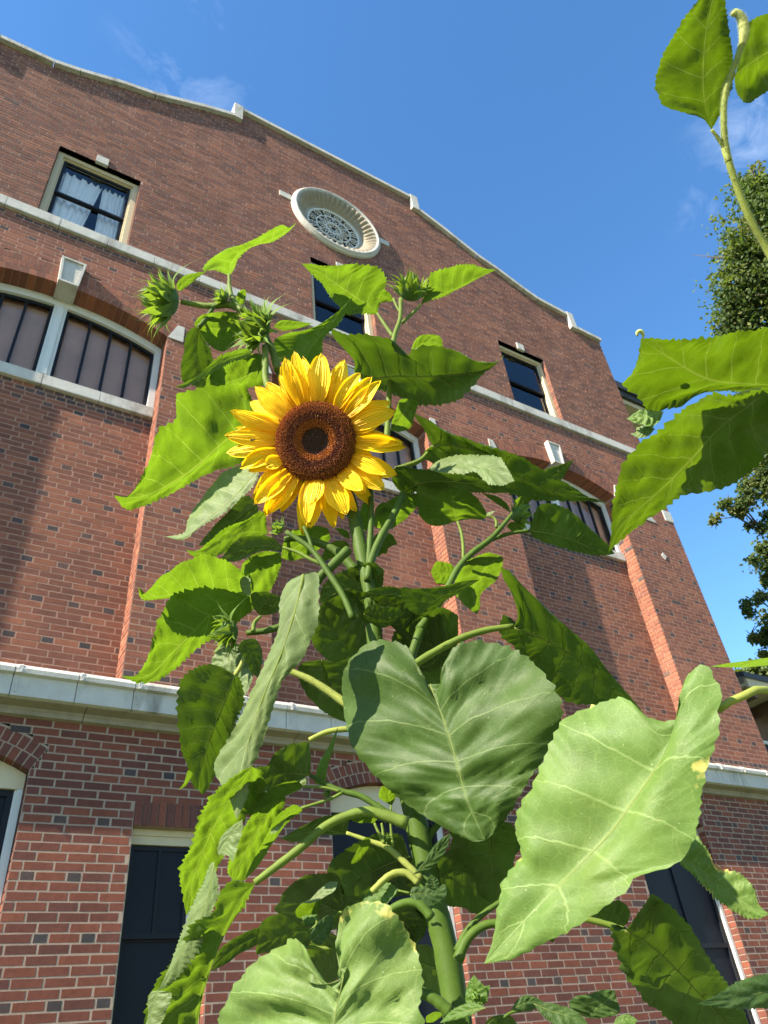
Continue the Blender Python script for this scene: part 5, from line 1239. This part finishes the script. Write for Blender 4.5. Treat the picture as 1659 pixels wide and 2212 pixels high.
Lf('W', [(970, 678), (950, 780), (920, 900), (900, 1050), (880, 1250), (860, 1480)], [(930, 705), (850, 730), (720, 712), (750, 610), (730, 530), (660, 452), (575, 422), (530, 460), (440, 510), (370, 550), (280, 620), (188, 740), (150, 850), (112, 970), (115, 1100), (220, 1260), (450, 1400), (700, 1470)], [(990, 610), (942, 540), (930, 400), (960, 310), (1020, 222), (1100, 188), (1250, 188), (1330, 250), (1400, 332), (1452, 460), (1500, 600), (1512, 750), (1492, 900), (1505, 1050), (1400, 1250), (1150, 1420)], -.16, (-.40, .50, .77), mat='leaf_scorched', fold=(.12, .22), wave=1.5, nv=5, label='wide two lobed leaf at the bottom with orange brown scorched edge')
# lower right
Lf('6', [(1042, 1217), (1140, 1272), (1260, 1382), (1370, 1500), (1480, 1622), (1600, 1765)], [(1065, 1190), (1150, 1058), (1210, 1090), (1300, 1170), (1392, 1300), (1452, 1390), (1525, 1500), (1565, 1600), (1605, 1700)], [(990, 1205), (978, 1185), (1008, 1312), (1060, 1422), (1150, 1542), (1250, 1625), (1400, 1730)], .02, (.1, .6, -.8), mat='leaf_dark', fold=(-.15, .1), wave=1.5, nv=7)
Lf('6', [(1052, 1190), (980, 1150), (890, 1165)], [(1062, 1130), (1010, 1088), (930, 1130)], [(1000, 1212), (930, 1195)], .03, SH, mat='leaf_dark')
Lf('6', [(1270, 890), (1380, 965), (1480, 1045), (1570, 1108), (1665, 1145)], [(1300, 850), (1340, 800), (1400, 880), (1440, 940), (1540, 975), (1592, 1030), (1622, 1110)], [(1285, 935), (1360, 1002), (1440, 1082), (1540, 1150), (1620, 1166)], .0, (-.35, .4, .85), mat='leaf_worn')
leaf(side, '6', [(1900, 1400), (1780, 1450), (1659, 1480), (1500, 1515), (1353, 1536)], [(1850, 1360), (1750, 1390), (1659, 1404), (1550, 1432), (1450, 1488)], [(1850, 1500), (1750, 1540), (1659, 1552), (1550, 1557), (1450, 1552)], n=(.35, .5, .8), absd=.46, mat='leaf_dark', teeth=.4)
Lf('Q', [(470, 1372), (470, 1260), (458, 1122)], [(398, 1340), (398, 1230), (430, 1160)], [(555, 1330), (548, 1230), (490, 1160)], -.03, (-.4, .4, .8), mat='leaf')
Lf('Q', [(540, 1300), (560, 1240), (582, 1200)], [(530, 1250), (535, 1215)], [(565, 1280), (575, 1240)], -.03, (-.4, .4, .8), mat='leaf', teeth=.3, veins=False)
Lf('Q', [(548, 1378), (430, 1395), (320, 1425), (192, 1495)], [(480, 1342), (400, 1348), (280, 1402)], [(490, 1402), (420, 1435), (300, 1470)], -.05, (-.5, .6, .6), mat='leaf')
Lf('Q', [(742, 1392), (850, 1340), (990, 1326)], [(788, 1320), (850, 1280), (930, 1294)], [(800, 1402), (900, 1398), (970, 1352)], .01, (.1, .6, .8), mat='leaf_dark', teeth=.5)
Lf('Q', [(918, 1345), (1050, 1400), (1200, 1445), (1350, 1520)], [(1020, 1338), (1180, 1375), (1290, 1440)], [(960, 1405), (1040, 1475), (1160, 1540)], -.01, (-.1, .7, .7), mat='leaf_dark')
Lf('Q', [(1330, 1455), (1400, 1385), (1490, 1310), (1545, 1240)], [(1250, 1410), (1188, 1355), (1230, 1290), (1350, 1270), (1440, 1238)], [(1420, 1455), (1540, 1432), (1578, 1385), (1555, 1300)], .02, (.1, .5, .85), mat='leaf_dark')
Lf('Q', [(540, 1520), (620, 1460), (700, 1450), (790, 1500)], [(560, 1470), (640, 1430), (740, 1440)], [(600, 1530), (680, 1530), (760, 1530)], .03, SH, mat='leaf_dark')
Lf('Q', [(1530, 1510), (1620, 1460), (1720, 1470)], [(1560, 1450), (1640, 1425)], [(1600, 1520), (1680, 1520)], .0, (-.4, .7, .6), mat='leaf', teeth=.3)
Lf('Q', [(90, 1490), (140, 1440), (215, 1415)], [(90, 1440), (150, 1405)], [(140, 1490), (200, 1450)], .0, BK, teeth=.3)
# leaves of the plant on the right
Rf = lambda *a, **k: leaf(side, *a, **k)
Rf('2', [(1415, 560), (1386, 440), (1380, 300), (1392, 150), (1420, 0), (1440, -100)], [(1375, 512), (1300, 486), (1220, 460), (1184, 400), (1178, 330), (1208, 230), (1268, 120), (1320, 50), (1360, 0), (1405, -70)], [(1450, 492), (1490, 420), (1507, 330), (1497, 200), (1482, 100), (1470, 0), (1462, -70)], n=(-.05, .6, -.8), absd=.76, teeth=.5, nv=5, mat='leaf_olive')
Rf('2', [(1520, 318), (1600, 262), (1700, 205), (1820, 150)], [(1540, 200), (1573, 110), (1650, 60), (1745, 75)], [(1516, 350), (1533, 415), (1570, 442), (1655, 382), (1745, 270)], n=(-.2, .6, -.75), absd=.77, teeth=.5, nv=5, mat='leaf_olive')
Rf('Y', [(1760, 560), (1500, 735), (1200, 975), (950, 1255), (700, 1505), (450, 1722), (310, 1870), (224, 2065)], [(1400, 640), (1060, 640), (780, 840), (600, 1000), (480, 1080), (390, 1250), (320, 1480), (280, 1680), (248, 1930)], [(1850, 900), (1640, 1130), (1440, 1390), (1150, 1522), (900, 1552), (700, 1692), (500, 1822), (330, 1965)], n=(-.30, .5, -.8), absd=.72, wave=1.7, nv=7, mat='leaf_olive', label='large backlit green leaf over the sky')
Rf('Y', [(1800, 565), (1300, 545), (1050, 482), (800, 332), (620, 220), (513, 146)], [(1800, 90), (1500, 100), (1200, 115), (1000, 138), (800, 150), (650, 145)], [(1600, 605), (1100, 645), (850, 765), (600, 775), (470, 640), (338, 538), (420, 430), (490, 300)], n=(-.2, .75, -.6), absd=.745, wave=1.2, nv=5, mat='leaf_olive')
Rf('Y', [(720, 800), (600, 840), (480, 860), (385, 865)], [(620, 790), (540, 785), (440, 830)], [(680, 880), (600, 930), (480, 905)], n=(-.3, .6, .7), absd=.73, mat='leaf_worn', wave=3)
Rf('Y', [(640, 960), (560, 990), (415, 1000)], [(590, 920), (480, 940), (470, 985)], [(580, 1020), (500, 1040)], n=(-.3, .6, .7), absd=.735, mat='leaf_pale', wave=2)
Rf('6', [(1850, 38), (1659, 54), (1500, 68), (1408, 78)], [(1800, 15), (1659, 38), (1520, 58)], [(1800, 75), (1659, 73), (1540, 81)], n=(-.3, .85, -.4), absd=.66, teeth=.3)

# ------------------------------------------------ buds
bud(main, '1', (722, 1300), (-.95, .12, .25), 40, .02, 60, 1.0, 'largest bud with long curling green bracts')
bud(main, '1', (962, 1285), (-.75, .6, .3), 17, .0, 22, .6)
bud(main, '3', (1118, 98), (-.75, .25, .65), 36, -.02, 60, .9)
bud(main, 'T', (735, 385), (.12, .95, .1), 31, .08, 44, .75, 'upright bud beside two bright leaves')
bud(main, '3', (990, 1400), (-.85, -.15, .4), 30, -.03, 36, 1.0)
bud(main, 'c', (850, 405), (-.75, .55, .3), 15, -.02, 24, .6)
bud(main, 'V', (1005, 880), (.8, .15, -.5), 20, .02, 26, .7)
bud(main, 'S', (200, 470), (-.6, .5, .6), 9, -.02, 14, .4)
bud(main, 'S', (640, 800), (-.2, .8, .5), 9, -.02, 14, .4)
bud(main, 'W', (765, 350), (-.2, .6, .7), 8, .0, 12, .4)
bud(main, 'Q', (470, 1290), (-.1, .4, .9), 12, -.035, 16, .3)

# ------------------------------------------------ the open flower
FD = .945
FC = at(682.5, 954, FD)
fN = ((CAM - FC).normalized() + c2w((-.6, .7, 0)) * .24).normalized()
fX = (c2w((1, 0, 0)) - fN * c2w((1, 0, 0)).dot(fN)).normalized(); fY = fN.cross(fX)
def fl(x, y, z): return FC + fX * x + fY * y + fN * z
RD = 88 * FD / F
head = None
mb = MB(); nu = 48; prof = [(0, .004), (.25, .003), (.36, .006), (.5, .010), (.7, .0115), (.86, .009), (.97, .003), (1.0, -.004), (.85, -.018), (.4, -.028), (0.05, -.032)]
for (r, z) in prof:
    for k in range(nu):
        a = 2 * math.pi * k / nu; mb.v.append(tuple(fl(RD * max(r, .003) * math.cos(a), RD * max(r, .003) * math.sin(a), z)))
for i in range(len(prof) - 1):
    for k in range(nu):
        k2 = (k + 1) % nu; mb.f.append((i * nu + k, (i + 1) * nu + k, (i + 1) * nu + k2, i * nu + k2))
mb.t = []
for (r, z) in prof: mb.t += [((.05, .015, .006) if z > -.004 else (.12, .2, .04))] * nu
head = mb.build('flower_head', M['floret'], main, True); head['label'] = 'open yellow flower with brown disc'
fb = MB(); NF = 5200
for k in range(NF):
    f = math.sqrt((k + .5) / NF); a = k * 2.399963; r = RD * f
    z = None
    for (r0, z0), (r1, z1) in zip(prof, prof[1:]):
        if r0 <= f <= r1: z = z0 + (z1 - z0) * (f - r0) / (r1 - r0); break
    if z is None: z = 0
    rr = rl.random()
    if f < .33: hgt, w, c0, c1 = .0012, .0007, (.014, .008, .006), ((.028, .016, .010) if rr < .95 else (.16, .11, .05))
    elif f < .50: hgt, w, c0, c1 = .0026, .00075, (.22, .060, .010), (.40, .12, .014) if rr < .85 else (.30, .08, .012)
    elif f < .68: hgt, w, c0, c1 = .0030, .00075, (.085, .020, .010), (.16, .038, .014) if rr < .95 else (.42, .22, .07)
    elif f < .82: hgt, w, c0, c1 = .0032, .0008, (.14, .034, .010), (.24, .066, .014) if rr < .85 else (.15, .036, .012)
    else: hgt, w, c0, c1 = .0032, .0008, (.18, .046, .010), (.34, .105, .014) if rr < .85 else (.20, .05, .012)
    c = (r * math.cos(a), r * math.sin(a)); j = .0006
    tip = (c[0] * 1.02 + rl.gauss(0, j), c[1] * 1.02 + rl.gauss(0, j), z + hgt * rl.uniform(.7, 1.2))
    k0 = len(fb.v)
    for q in range(4):
        aa = a + q * math.pi / 2; fb.v.append(tuple(fl(c[0] + w * math.cos(aa), c[1] + w * math.sin(aa), z - .0008))); fb.t.append(c0)
    for q in range(4):
        aa = a + q * math.pi / 2; fb.v.append(tuple(fl(tip[0] + w * .55 * math.cos(aa), tip[1] + w * .55 * math.sin(aa), tip[2]))); fb.t.append(c1)
    for q in range(4):
        q2 = (q + 1) % 4; fb.f.append((k0 + q, k0 + q2, k0 + 4 + q2, k0 + 4 + q))
    fb.f.append((k0 + 4, k0 + 5, k0 + 6, k0 + 7))
o = fb.build('florets', M['floret'], head); o['kind'] = 'stuff'
PET = [(700, 105, 130, 0), (560, 165, 110, 1), (512, 168, 120, 0), (880, 105, 160, 1), (1083, 145, 150, 0), (1203, 265, 110, 1), (1310, 345, 130, 0), (1395, 395, 120, 1), (1440, 500, 130, 0), (1495, 600, 150, 1), (1420, 680, 120, 0),
       (1478, 832, 130, 1), (1560, 850, 110, 0), (1577, 905, 140, 1), (1500, 1172, 150, 0), (1440, 1140, 120, 1), (1415, 1272, 150, 1), (1330, 1378, 110, 0), (1215, 1300, 150, 1), (1143, 1462, 120, 0), (1075, 1490, 150, 1), (1003, 1578, 120, 0), (1050, 1520, 90, 0),
       (862, 1412, 130, 2), (785, 1572, 150, 0), (755, 1558, 130, 1), (705, 1632, 110, 0), (465, 1482, 140, 1), (388, 1467, 120, 0), (372, 1405, 130, 1), (278, 1335, 150, 0), (440, 1080, 110, 2), (193, 1047, 130, 1), (70, 935, 150, 0), (85, 835, 130, 1), (85, 765, 130, 0),
       (132, 640, 140, 1), (130, 685, 80, 0), (225, 482, 140, 0), (300, 408, 140, 1), (398, 322, 120, 0), (640, 110, 130, 1), (330, 1250, 120, 0), (560, 1400, 120, 0), (1330, 1010, 130, 0), (1240, 470, 120, 0)]
for k in range(16):                 # short ones of the back row
    a = 2 * math.pi * (k + rl.uniform(-.3, .3)) / 16; q = rl.uniform(560, 690); PET.append((838 + q * math.cos(a), 865 + q * math.sin(a), rl.uniform(95, 130), -1))
for (tx, ty, wd, lay) in PET:
    X0, Y0 = px('P', (tx, ty)); dx, dy = (X0 - 682.5) * FD / F, -(Y0 - 954) * FD / F
    L = math.hypot(dx, dy); ux, uy = dx / L, dy / L; pxx, pyy = -uy, ux
    w = wd * .26 * FD / F * rl.uniform(.49, .61)
    rb0 = RD * .93; n = 14; mcol = 8
    lean = rl.uniform(-.012, .008) + (.004 if lay else -.006) + (.010 if lay == 2 else 0); curl = rl.uniform(-.014, .012); tw = rl.uniform(-.5, .5); bend = rl.uniform(-.006, .006)
    cup = rl.uniform(.0, .006) * rl.choice((1, 1, -1))
    vv, uu, ff = [], [], []
    for i in range(n + 1):
        u = i / n; r = rb0 + (L - rb0) * u
        sh = (math.sin(math.pi * (u * .86 + .10)) ** .75) if u < 1 else 0.02
        ww = w * max(.03, sh * (1 - .25 * max(0, u - .6))) * (1 + .10 * noise.noise(Vector((u * 4, tx * .37, ty * .11))))
        z = -.003 + .004 * lay + lean * u + curl * u * u + (.004 * math.sin(u * 3.1))
        for j in range(mcol + 1):
            v = j / mcol * 2 - 1
            notch = (-.0045 * (1 if (j in (2, 5)) else 0) + .004 * noise.noise(Vector((j * .9, tx * .2, ty * .3)))) * max(0, u - .90) / .10
            zz = z + cup * (v * v) * sh - .0030 * math.cos(v * 3 * math.pi) * sh * .45 + tw * v * ww * u * .7 + .0012 * noise.noise(Vector((u * 5, v * 2, tx * .1)))
            rr_ = r + notch; off_ = v * ww + bend * u * u
            vv.append(fl(ux * rr_ + pxx * off_, uy * rr_ + pyy * off_, zz)); uu.append((u, (v + 1) / 2))
    for i in range(n):
        for j in range(mcol):
            a = i * (mcol + 1) + j; ff.append((a, a + 1, a + mcol + 2, a + mcol + 1))
    mesh_obj('petal', vv, ff, M['petal'], head, True, uv=uu)
for k in range(26):                 # green bracts behind the petals
    a = 2 * math.pi * k / 26 + rl.uniform(-.1, .1); ln = RD * rl.uniform(.55, .85)
    dirv = (fX * math.cos(a) + fY * math.sin(a)) + fN * rl.uniform(-.5, -.1); dirv.normalize(); nrm = -fN; X = dirv.cross(nrm).normalized(); nrm = X.cross(dirv)
    b = link_obj('bract', rl.choice(BRM), head); b.matrix_world = Matrix.Translation(fl(RD * .85 * math.cos(a), RD * .85 * math.sin(a), -.010)) @ Matrix((X * ln, dirv * ln, nrm * ln)).transposed().to_4x4()
# a small dark insect resting on a petal
bx, by = px('P', (315, 848)); ip = at(bx, by, FD - .012)
ins = empty('insect', ip, 'tiny black insect resting on a left petal', 'insect')
mb = MB(); q = [ip + fX * (t * .0032) + fY * (.0003 * math.sin(t * 3)) for t in (-1, -.8, -.4, 0, .25, .5, .8, 1.0)]; mb.tube(q, [.0002, .0007, .0009, .0007, .0010, .0009, .0007, .0003], 8); mb.build('body', M['black'], ins, True)
for s in (1, -1):
    mb = MB(); a0 = ip + fN * .0008
    mb.v = [tuple(a0), tuple(a0 - fX * .0022 + fY * s * .0014), tuple(a0 - fX * .0034 + fY * s * .0007)]; mb.f = [(0, 1, 2)]; mb.build('wing', M['panel'], ins)
    for k in range(3):
        mb = MB(); p0 = ip + fX * (.0008 * (k - 1)); mb.tube([p0, p0 + fY * s * .0014 + fX * .0003 * (k - 1) + fN * .0004, p0 + fY * s * .0021 - fN * .001], .00012, 4); mb.build('leg', M['black'], ins)
